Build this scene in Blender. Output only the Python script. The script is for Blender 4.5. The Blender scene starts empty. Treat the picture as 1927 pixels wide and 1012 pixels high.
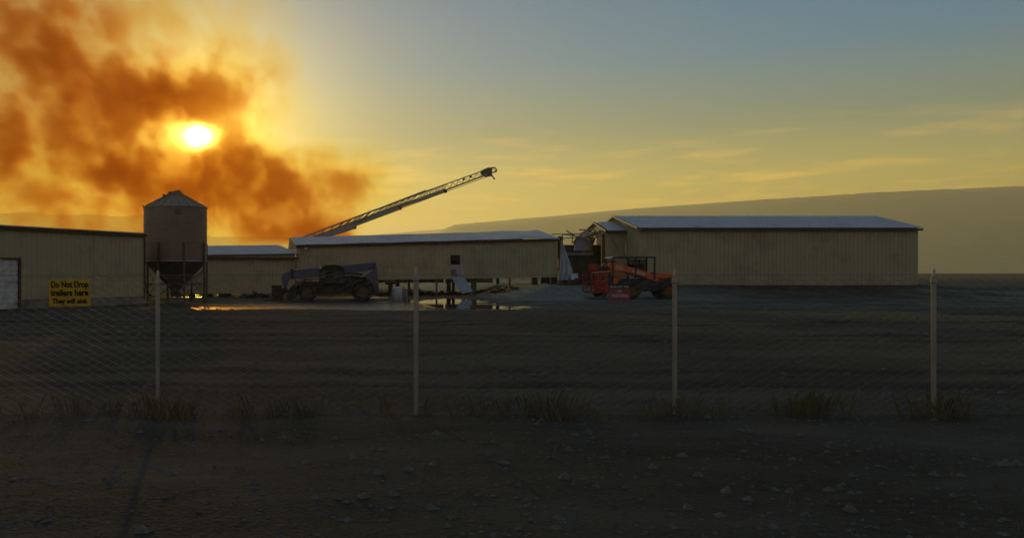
import bpy, bmesh, math, random
from mathutils import Vector, Matrix, noise as mnoise
random.seed(7)
R = math.radians
sc = bpy.context.scene
# ------------------------------------------------------------------ camera
FW, FH, F, CX, HY, EYE = 1927.0, 1012.0, 1600.0, 600.0, 516.0, 1.7
cd = bpy.data.cameras.new("camera")
cam = bpy.data.objects.new("camera", cd); sc.collection.objects.link(cam)
cam.location = (0, 0, EYE); cam.rotation_euler = (R(90), 0, 0)
cd.sensor_fit = 'HORIZONTAL'; cd.sensor_width = 36; cd.lens = F / FW * 36
cd.shift_x = (FW / 2 - CX) / FW; cd.shift_y = (HY - FH / 2) / FW
cd.clip_start = 0.1; cd.clip_end = 40000
sc.camera = cam
# ------------------------------------------------------------------ world
SUN = Vector((-0.1406, 1.0, 0.1615)).normalized()
EL = math.asin(SUN.z); AZ = math.atan2(SUN.x, SUN.y)
w = bpy.data.worlds.new("World"); sc.world = w; w.use_nodes = True
nt = w.node_tree; nt.nodes.clear()
class G:                     # small node-graph helper
    def __init__(s, t): s.t = t
    def n(s, typ, **k):
        x = s.t.nodes.new(typ)
        for a, b in k.items(): setattr(x, a, b)
        return x
    def put(s, sock, v):
        if isinstance(v, bpy.types.NodeSocket): s.t.links.new(v, sock)
        else: sock.default_value = v
    def m(s, op, a, b=0.0, c=0.0, clamp=False):
        x = s.n('ShaderNodeMath', operation=op, use_clamp=clamp)
        s.put(x.inputs[0], a); s.put(x.inputs[1], b); s.put(x.inputs[2], c); return x.outputs[0]
    def v(s, op, a, b=(0, 0, 0), sc_=None):
        x = s.n('ShaderNodeVectorMath', operation=op)
        s.put(x.inputs[0], a)
        if sc_ is not None: s.put(x.inputs['Scale'], sc_)
        else: s.put(x.inputs[1], b)
        return x.outputs['Value'] if op in ('DOT_PRODUCT', 'LENGTH') else x.outputs[0]
    def col(s, c, f):        # colour * factor
        return s.v('SCALE', c, sc_=f)
    def mix(s, f, a, b):
        x = s.n('ShaderNodeMix', data_type='RGBA'); s.put(x.inputs[0], f); s.put(x.inputs[6], a); s.put(x.inputs[7], b); return x.outputs[2]
    def ramp(s, f, pts):
        x = s.n('ShaderNodeValToRGB'); s.put(x.inputs[0], f); e = x.color_ramp.elements
        e[0].position, e[0].color = pts[0][0], pts[0][1]
        e[1].position, e[1].color = pts[-1][0], pts[-1][1]
        for p, c in pts[1:-1]: q = e.new(p); q.color = c
        return x.outputs[0]
    def noise(s, vec, scale, detail=3, rough=.5):
        x = s.n('ShaderNodeTexNoise'); s.put(x.inputs['Vector'], vec); x.inputs['Scale'].default_value = scale
        x.inputs['Detail'].default_value = detail; x.inputs['Roughness'].default_value = rough; return x.outputs[0]
g = G(nt)
sky = g.n('ShaderNodeTexSky', sky_type='NISHITA', sun_disc=False, sun_elevation=EL, sun_rotation=AZ, air_density=1.2, dust_density=4.0, ozone_density=1.0)
tc = g.n('ShaderNodeTexCoord'); D = g.v('NORMALIZE', tc.outputs['Generated'])
sep = g.n('ShaderNodeSeparateXYZ'); nt.links.new(D, sep.inputs[0])
z = sep.outputs[2]
ca = g.v('DOT_PRODUCT', D, tuple(SUN))
ang = g.m('ARCCOSINE', g.m('MINIMUM', ca, 0.999999))          # radians from the sun
def lobe(sig): return g.m('EXPONENT', g.m('MULTIPLY', g.m('POWER', g.m('DIVIDE', ang, sig), 2.0), -1.0))
def lobe1(sig): return g.m('EXPONENT', g.m('DIVIDE', ang, -sig))
base = g.ramp(g.m('ADD', g.m('MULTIPLY', z, 1.0), 0.0), [
    (0.0, (.72, .47, .05, 1)), (0.06, (.70, .47, .055, 1)), (0.10, (.50, .42, .10, 1)), (0.16, (.15, .23, .18, 1)), (0.23, (.035, .18, .30, 1)),
    (0.32, (.012, .14, .295, 1)), (0.55, (.07, .15, .20, 1)), (1.0, (.10, .15, .21, 1))])
back = g.ramp(z, [(0.0, (.27, .21, .15, 1)), (0.25, (.17, .165, .16, 1)), (1.0, (.10, .15, .21, 1))])
side = g.n('ShaderNodeMapRange', interpolation_type='SMOOTHSTEP'); g.put(side.inputs[0], ca); side.inputs[1].default_value = -0.2; side.inputs[2].default_value = 0.85
c = g.mix(side.outputs[0], back, base)
# thin streaky clouds low over the horizon
cv = g.v('MULTIPLY', g.v('DIVIDE', D, g.n('ShaderNodeCombineXYZ').outputs[0]) if False else D, (7.0, 7.0, 60.0))
cn = g.noise(cv, 1.0, 6, .62)
cm = g.ramp(cn, [(0.0, (0, 0, 0, 1)), (0.50, (0, 0, 0, 1)), (0.66, (1, 1, 1, 1)), (1.0, (1, 1, 1, 1))])
band = g.ramp(z, [(0.0, (0, 0, 0, 1)), (0.05, (0, 0, 0, 1)), (0.085, (1, 1, 1, 1)), (0.13, (.8, .8, .8, 1)), (0.17, (0, 0, 0, 1)), (1.0, (0, 0, 0, 1))])
cf = g.m('MULTIPLY', g.m('MULTIPLY', cm, band), side.outputs[0])
c = g.v('ADD', c, g.v('SCALE', (.42, .17, -.02), sc_=cf))
for sig, colr, k, fn in ((.24, (.26, .21, .06), .30, lobe), (.14, (.80, .52, .05), 1.1, lobe), (.065, (1.3, .78, .08), 1.6, lobe), (.0115, (9., 6.2, 2.2), 3.0, lobe)):
    c = g.v('ADD', c, g.col(colr, g.m('MULTIPLY', fn(sig), k)))
bg1 = g.n('ShaderNodeBackground'); nt.links.new(sky.outputs[0], bg1.inputs[0]); bg1.inputs[1].default_value = 0.004
bg2 = g.n('ShaderNodeBackground'); g.put(bg2.inputs[0], c); bg2.inputs[1].default_value = 1.0
add = g.n('ShaderNodeAddShader'); out = g.n('ShaderNodeOutputWorld')
nt.links.new(bg1.outputs[0], add.inputs[0]); nt.links.new(bg2.outputs[0], add.inputs[1]); nt.links.new(add.outputs[0], out.inputs[0])
w.cycles.sampling_method = 'MANUAL'; w.cycles.sample_map_resolution = 1024
# ------------------------------------------------------------------ sun lamp
ld = bpy.data.lights.new("sun", 'SUN'); ld.energy = 2.0; ld.angle = R(0.6); ld.color = (1, .77, .30)
lo = bpy.data.objects.new("sun", ld); sc.collection.objects.link(lo)
lo.rotation_euler = (-SUN).to_track_quat('-Z', 'Y').to_euler(); lo.location = (0, 0, 60)
vs = sc.view_settings
sc.display_settings.display_device = 'sRGB'
vs.view_transform = 'Standard'; vs.look = 'None'; vs.exposure = 0.0; vs.gamma = 1.0; vs.use_curve_mapping = False
cy = sc.cycles
cy.use_denoising = True; cy.max_bounces = 6; cy.diffuse_bounces = 3; cy.glossy_bounces = 4; cy.volume_bounces = 1; cy.transparent_max_bounces = 24
cy.volume_step_rate = 1.0; cy.volume_max_steps = 160; cy.caustics_reflective = False; cy.caustics_refractive = False
cy.sample_clamp_indirect = 6

# ------------------------------------------------------------------ helpers
col = sc.collection
def W(px, py, Y): return Vector(((px - CX) / F * Y, Y, EYE + (HY - py) / F * Y))
def tag(o, label=None, cat=None, group=None, kind=None):
    if label: o['label'] = label
    if cat: o['category'] = cat
    if group: o['group'] = group
    if kind: o['kind'] = kind
    return o
def empty(name, loc=(0, 0, 0), rz=0.0, label=None, cat=None, group=None, kind=None):
    o = bpy.data.objects.new(name, None); o.location = loc; o.rotation_euler = (0, 0, rz); o.empty_display_size = .3
    col.objects.link(o); return tag(o, label, cat, group, kind)
class MB:
    def __init__(s): s.v = []; s.f = []; s.sm = False
    def add(s, vs_, fs):
        k = len(s.v); s.v += [tuple(p) for p in vs_]; s.f += [tuple(i + k for i in f) for f in fs]; return s
    def box(s, x0, x1, y0, y1, z0, z1):
        return s.add([(x0, y0, z0), (x1, y0, z0), (x1, y1, z0), (x0, y1, z0), (x0, y0, z1), (x1, y0, z1), (x1, y1, z1), (x0, y1, z1)],
                     [(0, 3, 2, 1), (4, 5, 6, 7), (0, 1, 5, 4), (1, 2, 6, 5), (2, 3, 7, 6), (3, 0, 4, 7)])
    def prism(s, pts, y0, y1):           # polygon in x,z extruded along y
        n = len(pts)
        area = sum(pts[i][0] * pts[(i + 1) % n][1] - pts[(i + 1) % n][0] * pts[i][1] for i in range(n))
        if area < 0: pts = pts[::-1]
        return s.add([(x, y0, z_) for x, z_ in pts] + [(x, y1, z_) for x, z_ in pts],
                     [tuple(range(n)), tuple(range(2 * n - 1, n - 1, -1))] + [((i + 1) % n, i, i + n, (i + 1) % n + n) for i in range(n)])
    def bar(s, p, q, r, n=6, r2=None, sq=False):
        p = Vector(p); q = Vector(q); d = (q - p)
        if d.length < 1e-6: return s
        d.normalize(); u = d.orthogonal().normalized() if abs(d.z) > .99 else d.cross(Vector((0, 0, 1))).normalized()
        vv = d.cross(u); r2 = r if r2 is None else r2
        if sq: n = 4
        a0 = math.pi / 4 if sq else 0; kk = 1.414 if sq else 1
        ring = [(math.cos(a0 + 2 * math.pi * i / n) * kk, math.sin(a0 + 2 * math.pi * i / n) * kk) for i in range(n)]
        return s.add([p + (u * a + vv * b) * r for a, b in ring] + [q + (u * a + vv * b) * r2 for a, b in ring],
                     [tuple(range(n - 1, -1, -1)), tuple(range(n, 2 * n))] + [(i, (i + 1) % n, (i + 1) % n + n, i + n) for i in range(n)])
    def lathe(s, prof, c=(0, 0, 0), n=32, axis='z', cap=True, a0=0.0, a1=2 * math.pi):
        full = abs(a1 - a0 - 2 * math.pi) < 1e-6; m = n if full else n + 1
        k = len(prof); vs_ = []
        for i in range(m):
            a = a0 + (a1 - a0) * i / n
            for r, h in prof:
                if axis == 'z': vs_.append((c[0] + r * math.cos(a), c[1] + r * math.sin(a), c[2] + h))
                elif axis == 'y': vs_.append((c[0] + r * math.sin(a), c[1] + h, c[2] + r * math.cos(a)))
                else: vs_.append((c[0] + h, c[1] + r * math.cos(a), c[2] + r * math.sin(a)))
        fs = []
        for i in range(n):
            j = (i + 1) % m
            for t in range(k - 1): fs.append((i * k + t, j * k + t, j * k + t + 1, i * k + t + 1))
        if cap and full:
            fs.append(tuple(i * k for i in range(m - 1, -1, -1))); fs.append(tuple(i * k + k - 1 for i in range(m)))
        return s.add(vs_, fs)
    def quad(s, a, b, c_, d): return s.add([a, b, c_, d], [(0, 1, 2, 3)])
    def slab(s, a, b, c_, d, t):         # thick quad
        a, b, c_, d = map(Vector, (a, b, c_, d)); n = (b - a).cross(d - a).normalized() * t
        return s.add([a, b, c_, d, a + n, b + n, c_ + n, d + n], [(0, 3, 2, 1), (4, 5, 6, 7), (0, 1, 5, 4), (1, 2, 6, 5), (2, 3, 7, 6), (3, 0, 4, 7)])
    def build(s, name, m, parent=None, smooth=False, bevel=0, loc=None, rot=None, kind=None):
        me = bpy.data.meshes.new(name); me.from_pydata(s.v, [], s.f); me.update()
        me.materials.append(m)
        if smooth:
            for p in me.polygons: p.use_smooth = True
            try: me.set_sharp_from_angle(angle=R(40))
            except Exception: pass
        o = bpy.data.objects.new(name, me); col.objects.link(o)
        if parent: o.parent = parent
        if loc is not None: o.location = loc
        if rot is not None: o.rotation_euler = rot
        if bevel:
            b = o.modifiers.new('b', 'BEVEL'); b.width = bevel; b.segments = 2; b.limit_method = 'ANGLE'; b.angle_limit = R(40)
        if kind: o['kind'] = kind
        return o
MATS = {}
def mat(name, c1, c2=None, rough=.7, metal=0.0, nscale=3.0, bump=0.0, bscale=20.0, detail=5, spec=.4, mscale=(1, 1, 1), dirt=None, dscale=.8, thr=(.45, .7), coat=0):
    if name in MATS: return MATS[name]
    m = bpy.data.materials.new(name); m.use_nodes = True; t = m.node_tree; q = G(t); b = t.nodes['Principled BSDF']
    tc_ = q.n('ShaderNodeTexCoord').outputs['Object']
    vec = q.v('MULTIPLY', tc_, mscale)
    c2 = c2 or tuple(x * .7 for x in c1)
    n1 = q.noise(vec, nscale, detail, .6)
    f = q.ramp(n1, [(.3, (0, 0, 0, 1)), (.7, (1, 1, 1, 1))])
    cc = q.mix(f, (*c1, 1), (*c2, 1))
    if dirt:
        f2 = q.ramp(q.noise(vec, dscale, 7, .65), [(thr[0], (0, 0, 0, 1)), (thr[1], (1, 1, 1, 1))])
        cc = q.mix(f2, cc, (*dirt, 1))
    t.links.new(cc, b.inputs['Base Color'])
    rr = q.n('ShaderNodeMapRange'); q.put(rr.inputs[0], n1); rr.inputs[3].default_value = max(0, rough - .1); rr.inputs[4].default_value = min(1, rough + .1)
    t.links.new(rr.outputs[0], b.inputs['Roughness'])
    b.inputs['Metallic'].default_value = metal; b.inputs['Specular IOR Level'].default_value = spec; b.inputs['Coat Weight'].default_value = coat
    if bump:
        bp = q.n('ShaderNodeBump'); bp.inputs['Strength'].default_value = bump; bp.inputs['Distance'].default_value = .02
        q.put(bp.inputs['Height'], q.noise(vec, bscale, 6, .6)); t.links.new(bp.outputs[0], b.inputs['Normal'])
    MATS[name] = m; return m
# ------------------------------------------------------------------ smoke plume (a real volume between the barns and the sun)
SY = 120.0
def smoke_plume():
    k = SY / F
    blobs = [(710, 375, 90, 50, .17), (650, 320, 110, 60, .20), (780, 350, 90, 35, .08), (60, 380, 280, 110, .22), (30, 120, 140, 200, .20), (180, 230, 340, 260, .34), (60, 60, 320, 170, .26), (470, 380, 190, 90, .3), (450, 110, 90, 60, .22), (270, 200, 150, 50, .5), (500, 300, 45, 40, .35), (140, 120, 95, 85, .7), (200, 195, 150, 75, 1.0), (330, 165, 115, 62, .62), (415, 165, 60, 65, .28), (90, 50, 120, 65, .28), (5, 250, 50, 65, .6),
             (190, 280, 140, 90, .62), (90, 340, 170, 110, .34), (310, 315, 100, 60, .62), (445, 278, 40, 48, .75), (385, 335, 110, 55, .82), (480, 350, 72, 55, 1.15),
             (540, 400, 75, 50, 1.05), (600, 432, 60, 40, 1.1), (430, 420, 130, 45, .65), (290, 375, 120, 65, .40), (480, 150, 70, 70, .22), (590, 325, 80, 48, .34),
             (655, 365, 75, 45, .30), (180, 410, 180, 45, .34), (280, 20, 300, 60, .16), (-110, 200, 120, 190, .25), (-60, 60, 200, 150, .25), (620, 480, 40, 60, 1.2), (375, 225, 120, 60, .12)]
    ng = bpy.data.node_groups.new("smoke_density", 'GeometryNodeTree')
    ng.interface.new_socket("Geometry", in_out='INPUT', socket_type='NodeSocketGeometry')
    ng.interface.new_socket("Geometry", in_out='OUTPUT', socket_type='NodeSocketGeometry')
    q = G(ng)
    pos = q.n('GeometryNodeInputPosition').outputs[0]
    def nz(vec, scale, detail, rough, color=False):
        x = q.n('ShaderNodeTexNoise'); q.put(x.inputs['Vector'], vec); x.inputs['Scale'].default_value = scale
        x.inputs['Detail'].default_value = detail; x.inputs['Roughness'].default_value = rough; return x.outputs[1 if color else 0]
    wv = q.v('SCALE', q.v('SUBTRACT', nz(pos, .13, 6, .62, True), (.5, .5, .5)), sc_=6.0)
    P = q.v('ADD', pos, wv)
    tot = None
    for i, (px, py, rx, ry, wt) in enumerate(blobs):
        c_ = ((px - CX) * k, SY + ((i * 37) % 11 - 5) * .5, EYE + (HY - py) * k)
        e = q.v('DIVIDE', q.v('SUBTRACT', P, c_), (rx * k * 1.5, 5.0, ry * k * 1.5))
        d2 = q.v('DOT_PRODUCT', e, e)
        b = q.m('MULTIPLY', q.m('POWER', q.m('MAXIMUM', q.m('SUBTRACT', 1.0, d2), 0.0), 1.3), wt)
        tot = b if tot is None else q.m('ADD', tot, b)
    # thinner veil in front of the sun
    c_ = ((372 - CX) * k, SY, EYE + (HY - 250) * k)
    e = q.v('DIVIDE', q.v('SUBTRACT', P, c_), (56 * k, 40.0, 32 * k)); d2 = q.v('DOT_PRODUCT', e, e)
    hole = q.m('SUBTRACT', 1.0, q.m('MULTIPLY', q.m('MAXIMUM', q.m('SUBTRACT', 1.0, d2), 0.0), .86))
    n1 = nz(q.v('MULTIPLY', pos, (1, .3, 1)), .17, 9, .62)
    mr = q.n('ShaderNodeMapRange', interpolation_type='SMOOTHSTEP'); q.put(mr.inputs[0], n1); mr.inputs[1].default_value = .40; mr.inputs[2].default_value = .60; mr.inputs[4].default_value = .85; n1 = mr.outputs[0]
    tot = q.m('MULTIPLY', q.m('MULTIPLY', tot, q.m("ADD", .62, n1)), hole)
    tot = q.m('MAXIMUM', q.m('SUBTRACT', tot, .05), 0.0); tot = q.m('MINIMUM', q.m('MULTIPLY', tot, 1.15), 1.7)
    vc = q.n('GeometryNodeVolumeCube')
    q.put(vc.inputs['Density'], tot)
    mn = ((-330 - CX) * k, SY - 13, 0.3); mx = ((900 - CX) * k, SY + 13, EYE + (HY + 190) * k)
    vc.inputs['Min'].default_value = mn; vc.inputs['Max'].default_value = mx
    vc.inputs['Resolution X'].default_value = 330; vc.inputs['Resolution Y'].default_value = 60; vc.inputs['Resolution Z'].default_value = 190
    sm = q.n('GeometryNodeSetMaterial'); ng.links.new(vc.outputs[0], sm.inputs[0])
    m = bpy.data.materials.new("smoke"); m.use_nodes = True; t = m.node_tree; t.nodes.clear(); h = G(t)
    at = h.n('ShaderNodeAttribute', attribute_name='density')
    ab = h.n('ShaderNodeVolumeAbsorption'); ab.inputs[0].default_value = (.865, .50, .01, 1); h.put(ab.inputs[1], h.m('MULTIPLY', at.outputs["Fac"], .33))
    dm = h.n('ShaderNodeMapRange'); h.put(dm.inputs[0], at.outputs['Fac']); dm.inputs[1].default_value = .12; dm.inputs[2].default_value = 1.0
    h.put(ab.inputs[0], h.mix(dm.outputs[0], (.93, .78, 0, 1), (.905, .50, .01, 1)))
    sca = h.n('ShaderNodeVolumeScatter'); sca.inputs[0].default_value = (1, .50, .17, 1); h.put(sca.inputs[1], h.m('MULTIPLY', at.outputs['Fac'], .15)); sca.inputs['Anisotropy'].default_value = .6
    ad = h.n('ShaderNodeAddShader'); oo = h.n('ShaderNodeOutputMaterial')
    t.links.new(ab.outputs[0], ad.inputs[0]); t.links.new(sca.outputs[0], ad.inputs[1]); t.links.new(ad.outputs[0], oo.inputs['Volume'])
    sm.inputs['Material'].default_value = m
    go = q.n('NodeGroupOutput'); ng.links.new(sm.outputs[0], go.inputs[0])
    me = bpy.data.meshes.new("smoke_plume"); me.materials.append(m)
    o = bpy.data.objects.new("smoke_plume", me); col.objects.link(o); md = o.modifiers.new('smoke', 'NODES'); md.node_group = ng
    tag(o, "thick orange brown smoke drifting across the sun from behind the long barn", "smoke", kind='stuff')
    return o
smoke_plume()
# ------------------------------------------------------------------ haze
def haze():
    o = MB().box(-9000, 9000, -60, 13000, -1.2, 470).build("haze", mat("tmp", (1, 1, 1)))
    m = bpy.data.materials.new("haze_air"); m.use_nodes = True; t = m.node_tree; t.nodes.clear()
    pv = t.nodes.new('ShaderNodeVolumePrincipled'); oo = t.nodes.new('ShaderNodeOutputMaterial')
    pv.inputs['Color'].default_value = (.96, .86, .58, 1); pv.inputs['Density'].default_value = HAZE; pv.inputs['Anisotropy'].default_value = .5
    t.links.new(pv.outputs[0], oo.inputs['Volume']); o.data.materials.clear(); o.data.materials.append(m)
    m.cycles.homogeneous_volume = True if hasattr(m.cycles, 'homogeneous_volume') else False
    o['kind'] = 'stuff'
HAZE = 0.00020
# ------------------------------------------------------------------ land
def sst(a, b, x):
    t = max(0.0, min(1.0, (x - a) / (b - a))); return t * t * (3 - 2 * t)
def gh(x, y):
    bank = .85 * sst(11.5, 17.5, x) * sst(55, 65, y)
    n = mnoise.fractal(Vector((x * .22, y * .22, 3.1)), 1.0, 2.0, 5)
    n2 = mnoise.fractal(Vector((x * 1.3, y * 1.3, 7.7)), 1.0, 2.0, 3)
    n3 = mnoise.fractal(Vector((x * .16, y * .95, 1.3)), 1.0, 2.0, 4)
    rough = (.026 * n + .012 * n2 + .034 * n3) if 36 < y < 130 else .03 * n + .014 * n2
    yj = y + 2.6 * mnoise.noise(Vector((x * .16, y * .1, 9.0))) + 1.2 * mnoise.noise(Vector((x * .7, y * .3, 4.0)))
    yr = y - .04 * x + .8 * math.sin(x * .07)
    for rc in (12.6, 14.4, 21.0, 22.9, 27.6, 29.5):
        dd_ = (yr - rc) / .24; rough -= (.045 * math.exp(-dd_ * dd_) - .022 * math.exp(-((abs(dd_) - 1.9) / .7) ** 2)) * (.6 + .4 * n2)
    if y < 36: rough += .05 * mnoise.fractal(Vector((x * .5, y * .5, 20)), 1.0, 2.0, 5)
    lift = .05 - .05 * sst(37, 44, yj) * (1 - sst(8.5, 14, x)) * (1 - sst(118, 132, y))     # the wet yard lies a little lower
    lift -= .018 * math.exp(-((x - 8) / 5.0) ** 2 - ((y - 52) / 7.0) ** 2)
    lift -= .044 * math.exp(-((x + 1) / 8.0) ** 2 - ((y - 44.5) / 3.5) ** 2)
    lift += .040 * math.exp(-((x + 3) / 8.0) ** 2 - ((y - 56) / 5.0) ** 2) + .022 * sst(61, 66, y)
    far = .75 * sst(118, 140, y) * (.5 + .5 * mnoise.noise(Vector((x * .03, 1, 2))) + .5)
    far *= 1 - .6 * sst(200, 900, y)
    return bank + rough + lift + far
def lin(a, b, st):
    n = max(1, int(round((b - a) / st))); return [a + (b - a) * i / n for i in range(n)]
xs = [-9000, -3000, -1000, -400, -150, -80, -50] + lin(-30, 34, .35) + lin(34, 60, 2) + [60, 90, 150, 400, 1000, 3000, 9000]
ys = [-50, -20, -5] + lin(0, 36, .16) + lin(36, 84, .35) + lin(84, 140, 2) + [140, 160, 200, 300, 500, 900, 1500, 3000, 6000, 12500]
gm = MB(); nx = len(xs)
gm.v = [(x, y, gh(x, y)) for y in ys for x in xs]
gm.f = [(j * nx + i, j * nx + i + 1, (j + 1) * nx + i + 1, (j + 1) * nx + i) for j in range(len(ys) - 1) for i in range(nx - 1)]
def ground_mat():
    m = bpy.data.materials.new("wet_gravel"); m.use_nodes = True; t = m.node_tree; q = G(t); b = t.nodes['Principled BSDF']
    pos = q.n('ShaderNodeNewGeometry').outputs['Position']
    s = q.n('ShaderNodeSeparateXYZ'); q.put(s.inputs[0], pos)
    fine = q.noise(pos, 14.0, 6, .7); mid = q.noise(pos, 1.1, 6, .6); big = q.noise(pos, .16, 5, .6)
    vor = q.n('ShaderNodeTexVoronoi'); q.put(vor.inputs['Vector'], pos); vor.inputs['Scale'].default_value = 26.0
    c_ = q.ramp(fine, [(.25, (.020, .018, .015, 1)), (.5, (.055, .050, .042, 1)), (.75, (.12, .11, .095, 1))])
    stone = q.v('SCALE', vor.outputs['Color'], sc_=.16)
    c_ = q.mix(q.m('MULTIPLY', q.ramp(mid, [(.4, (0, 0, 0, 1)), (.65, (1, 1, 1, 1))]), .35), c_, stone)
    soil = q.ramp(big, [(.40, (0, 0, 0, 1)), (.62, (1, 1, 1, 1))])
    c_ = q.mix(q.m('MULTIPLY', soil, .6), c_, (.040, .040, .022, 1))
    pt_ = q.ramp(q.noise(q.v('MULTIPLY', pos, (.5, 1.4, 1)), .35, 6, .65), [(.42, (0, 0, 0, 1)), (.60, (1, 1, 1, 1))])
    c_ = q.mix(q.m('MULTIPLY', pt_, .55), c_, (.14, .13, .11, 1))
    # dry pale field beyond the yard
    far = q.n('ShaderNodeMapRange'); q.put(far.inputs[0], s.outputs[1]); far.inputs[1].default_value = 118; far.inputs[2].default_value = 130
    c_ = q.mix(far.outputs[0], c_, q.ramp(big, [(.3, (.20, .14, .07, 1)), (.7, (.30, .22, .11, 1))]))
    bx = q.n('ShaderNodeMapRange', interpolation_type='SMOOTHSTEP'); q.put(bx.inputs[0], s.outputs[0]); bx.inputs[1].default_value = 10; bx.inputs[2].default_value = 14
    bz = q.n('ShaderNodeMapRange', interpolation_type='SMOOTHSTEP'); q.put(bz.inputs[0], s.outputs[0]); bz.inputs[1].default_value = 32; bz.inputs[2].default_value = 21
    by = q.n('ShaderNodeMapRange', interpolation_type='SMOOTHSTEP'); q.put(by.inputs[0], s.outputs[1]); by.inputs[1].default_value = 50; by.inputs[2].default_value = 56
    bm = q.m('MULTIPLY', q.m('MULTIPLY', q.m('MULTIPLY', bx.outputs[0], bz.outputs[0]), by.outputs[0]), q.m('SUBTRACT', 1.0, far.outputs[0]))
    c_ = q.mix(q.m('MULTIPLY', bm, .8), c_, q.ramp(q.noise(pos, 5.0, 5, .7), [(.3, (.12, .14, .135, 1)), (.7, (.42, .47, .45, 1))]))  # paler bank gravel, with the bluish sky sheen painted into the colour
    c_ = q.v('SCALE', c_, sc_=.62)
    yr = q.m('ADD', q.m('SUBTRACT', s.outputs[1], q.m('MULTIPLY', s.outputs[0], .04)), q.m('ADD', q.m('MULTIPLY', q.m('SINE', q.m('MULTIPLY', s.outputs[0], .07)), .8), q.m('MULTIPLY', q.m('SUBTRACT', mid, .5), .5)))
    rut = None
    for rc in (12.6, 14.4, 21.0, 22.9, 27.6, 29.5):
        e_ = q.m('POWER', q.m('DIVIDE', q.m('SUBTRACT', yr, rc), .36), 2.0); e_ = q.m('EXPONENT', q.m('MULTIPLY', e_, -1.0)); rut = e_ if rut is None else q.m('ADD', rut, e_)
    c_ = q.mix(q.m('MULTIPLY', rut, .8, clamp=True), c_, (.016, .014, .012, 1))
    q.put(b.inputs['Base Color'], c_)
    wet = q.n('ShaderNodeMapRange'); q.put(wet.inputs[0], s.outputs[1]); wet.inputs[1].default_value = 38; wet.inputs[2].default_value = 43
    wet2 = q.n('ShaderNodeMapRange'); q.put(wet2.inputs[0], s.outputs[1]); wet2.inputs[1].default_value = 60; wet2.inputs[2].default_value = 66; wet2.inputs[3].default_value = 1; wet2.inputs[4].default_value = .0
    wm = q.m('MULTIPLY', q.m('MULTIPLY', wet.outputs[0], wet2.outputs[0]), q.ramp(q.noise(pos, .5, 4, .5), [(.35, (1, 1, 1, 1)), (.6, (.2, .2, .2, 1))]))
    q.put(b.inputs['Roughness'], q.m('SUBTRACT', .92, q.m('MULTIPLY', wm, .42)))
    b.inputs['Specular IOR Level'].default_value = .18
    bp = q.n('ShaderNodeBump'); bp.inputs['Strength'].default_value = .8; bp.inputs['Distance'].default_value = .05
    q.put(bp.inputs['Height'], q.m('ADD', q.m('MULTIPLY', fine, .6), q.m('ADD', mid, q.m('MULTIPLY', vor.outputs['Distance'], -.5)))); q.put(b.inputs['Normal'], bp.outputs[0])
    return m
o = gm.build("ground", ground_mat(), smooth=True, kind='structure')
def water_mat():
    m = bpy.data.materials.new("puddle_water"); m.use_nodes = True; t = m.node_tree; q = G(t); b = t.nodes['Principled BSDF']
    b.inputs['Base Color'].default_value = (.012, .011, .009, 1); b.inputs['Roughness'].default_value = .03; b.inputs['IOR'].default_value = 1.33
    b.inputs['Specular IOR Level'].default_value = .6
    pos = q.n('ShaderNodeNewGeometry').outputs['Position']
    s = q.n('ShaderNodeSeparateXYZ'); q.put(s.inputs[0], pos)
    mr = q.n('ShaderNodeMapRange'); q.put(mr.inputs[0], s.outputs[0]); mr.inputs[1].default_value = 3.0; mr.inputs[2].default_value = 6.0; mr.inputs[3].default_value = .8; mr.inputs[4].default_value = .003
    ro = q.n('ShaderNodeMapRange'); q.put(ro.inputs[0], s.outputs[0]); ro.inputs[1].default_value = 3.2; ro.inputs[2].default_value = 5.2; ro.inputs[3].default_value = .30; ro.inputs[4].default_value = .02; q.put(b.inputs['Roughness'], ro.outputs[0])
    bp = q.n('ShaderNodeBump'); q.put(bp.inputs['Strength'], mr.outputs[0]); bp.inputs['Distance'].default_value = .35
    q.put(bp.inputs['Height'], q.noise(pos, 1.8, 5, .6)); q.put(b.inputs['Normal'], bp.outputs[0])
    return m
MB().quad((-19, 40, .0), (13.5, 40, .0), (16, 128, .0), (-26, 128, .0)).build("puddle_water", water_mat(), kind='structure')
# mountains and hill: solid ridges with their own slopes
def ridge(name, pts, Y, depth, m, back=1.4, jag=6, step=4):
    b = MB(); P = []
    for (x0, y0), (x1, y1) in zip(pts[:-1], pts[1:]):
        n = max(1, int((x1 - x0) / step))
        for i in range(n): P.append((x0 + (x1 - x0) * i / n, y0 + (y1 - y0) * i / n))
    P.append(pts[-1]); rows = 10
    for j in range(rows + 1):
        t = j / rows
        for px, py in P:
            top = W(px, py, Y); hgt = top.z
            if j <= 7:
                u = j / 7; prof = u * u * (3 - 2 * u) * .4 + u * .6; yy = Y - depth * (1 - u)
            else:
                u = 1 - (j - 7) / 3; prof = u; yy = Y + depth * back * (1 - u)
            nn = mnoise.fractal(Vector((top.x * jag / Y * 3, yy * jag / Y * 3, 0)), 1.0, 2.0, 5) * hgt * .22 * (1 - abs(2 * min(u, 1) - 1)) 
            ed = mnoise.fractal(Vector((px * .05, 5.5, Y)), 1.0, 2.0, 4) * hgt * .005
            b.v.append((top.x * (yy / Y if False else 1), yy, max(-.5, hgt * prof + nn + ed * prof)))
    n = len(P); b.f = [(j * n + i, j * n + i + 1, (j + 1) * n + i + 1, (j + 1) * n + i) for j in range(rows) for i in range(n - 1)]
    return b.build(name, m, smooth=True, kind='structure')
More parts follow.
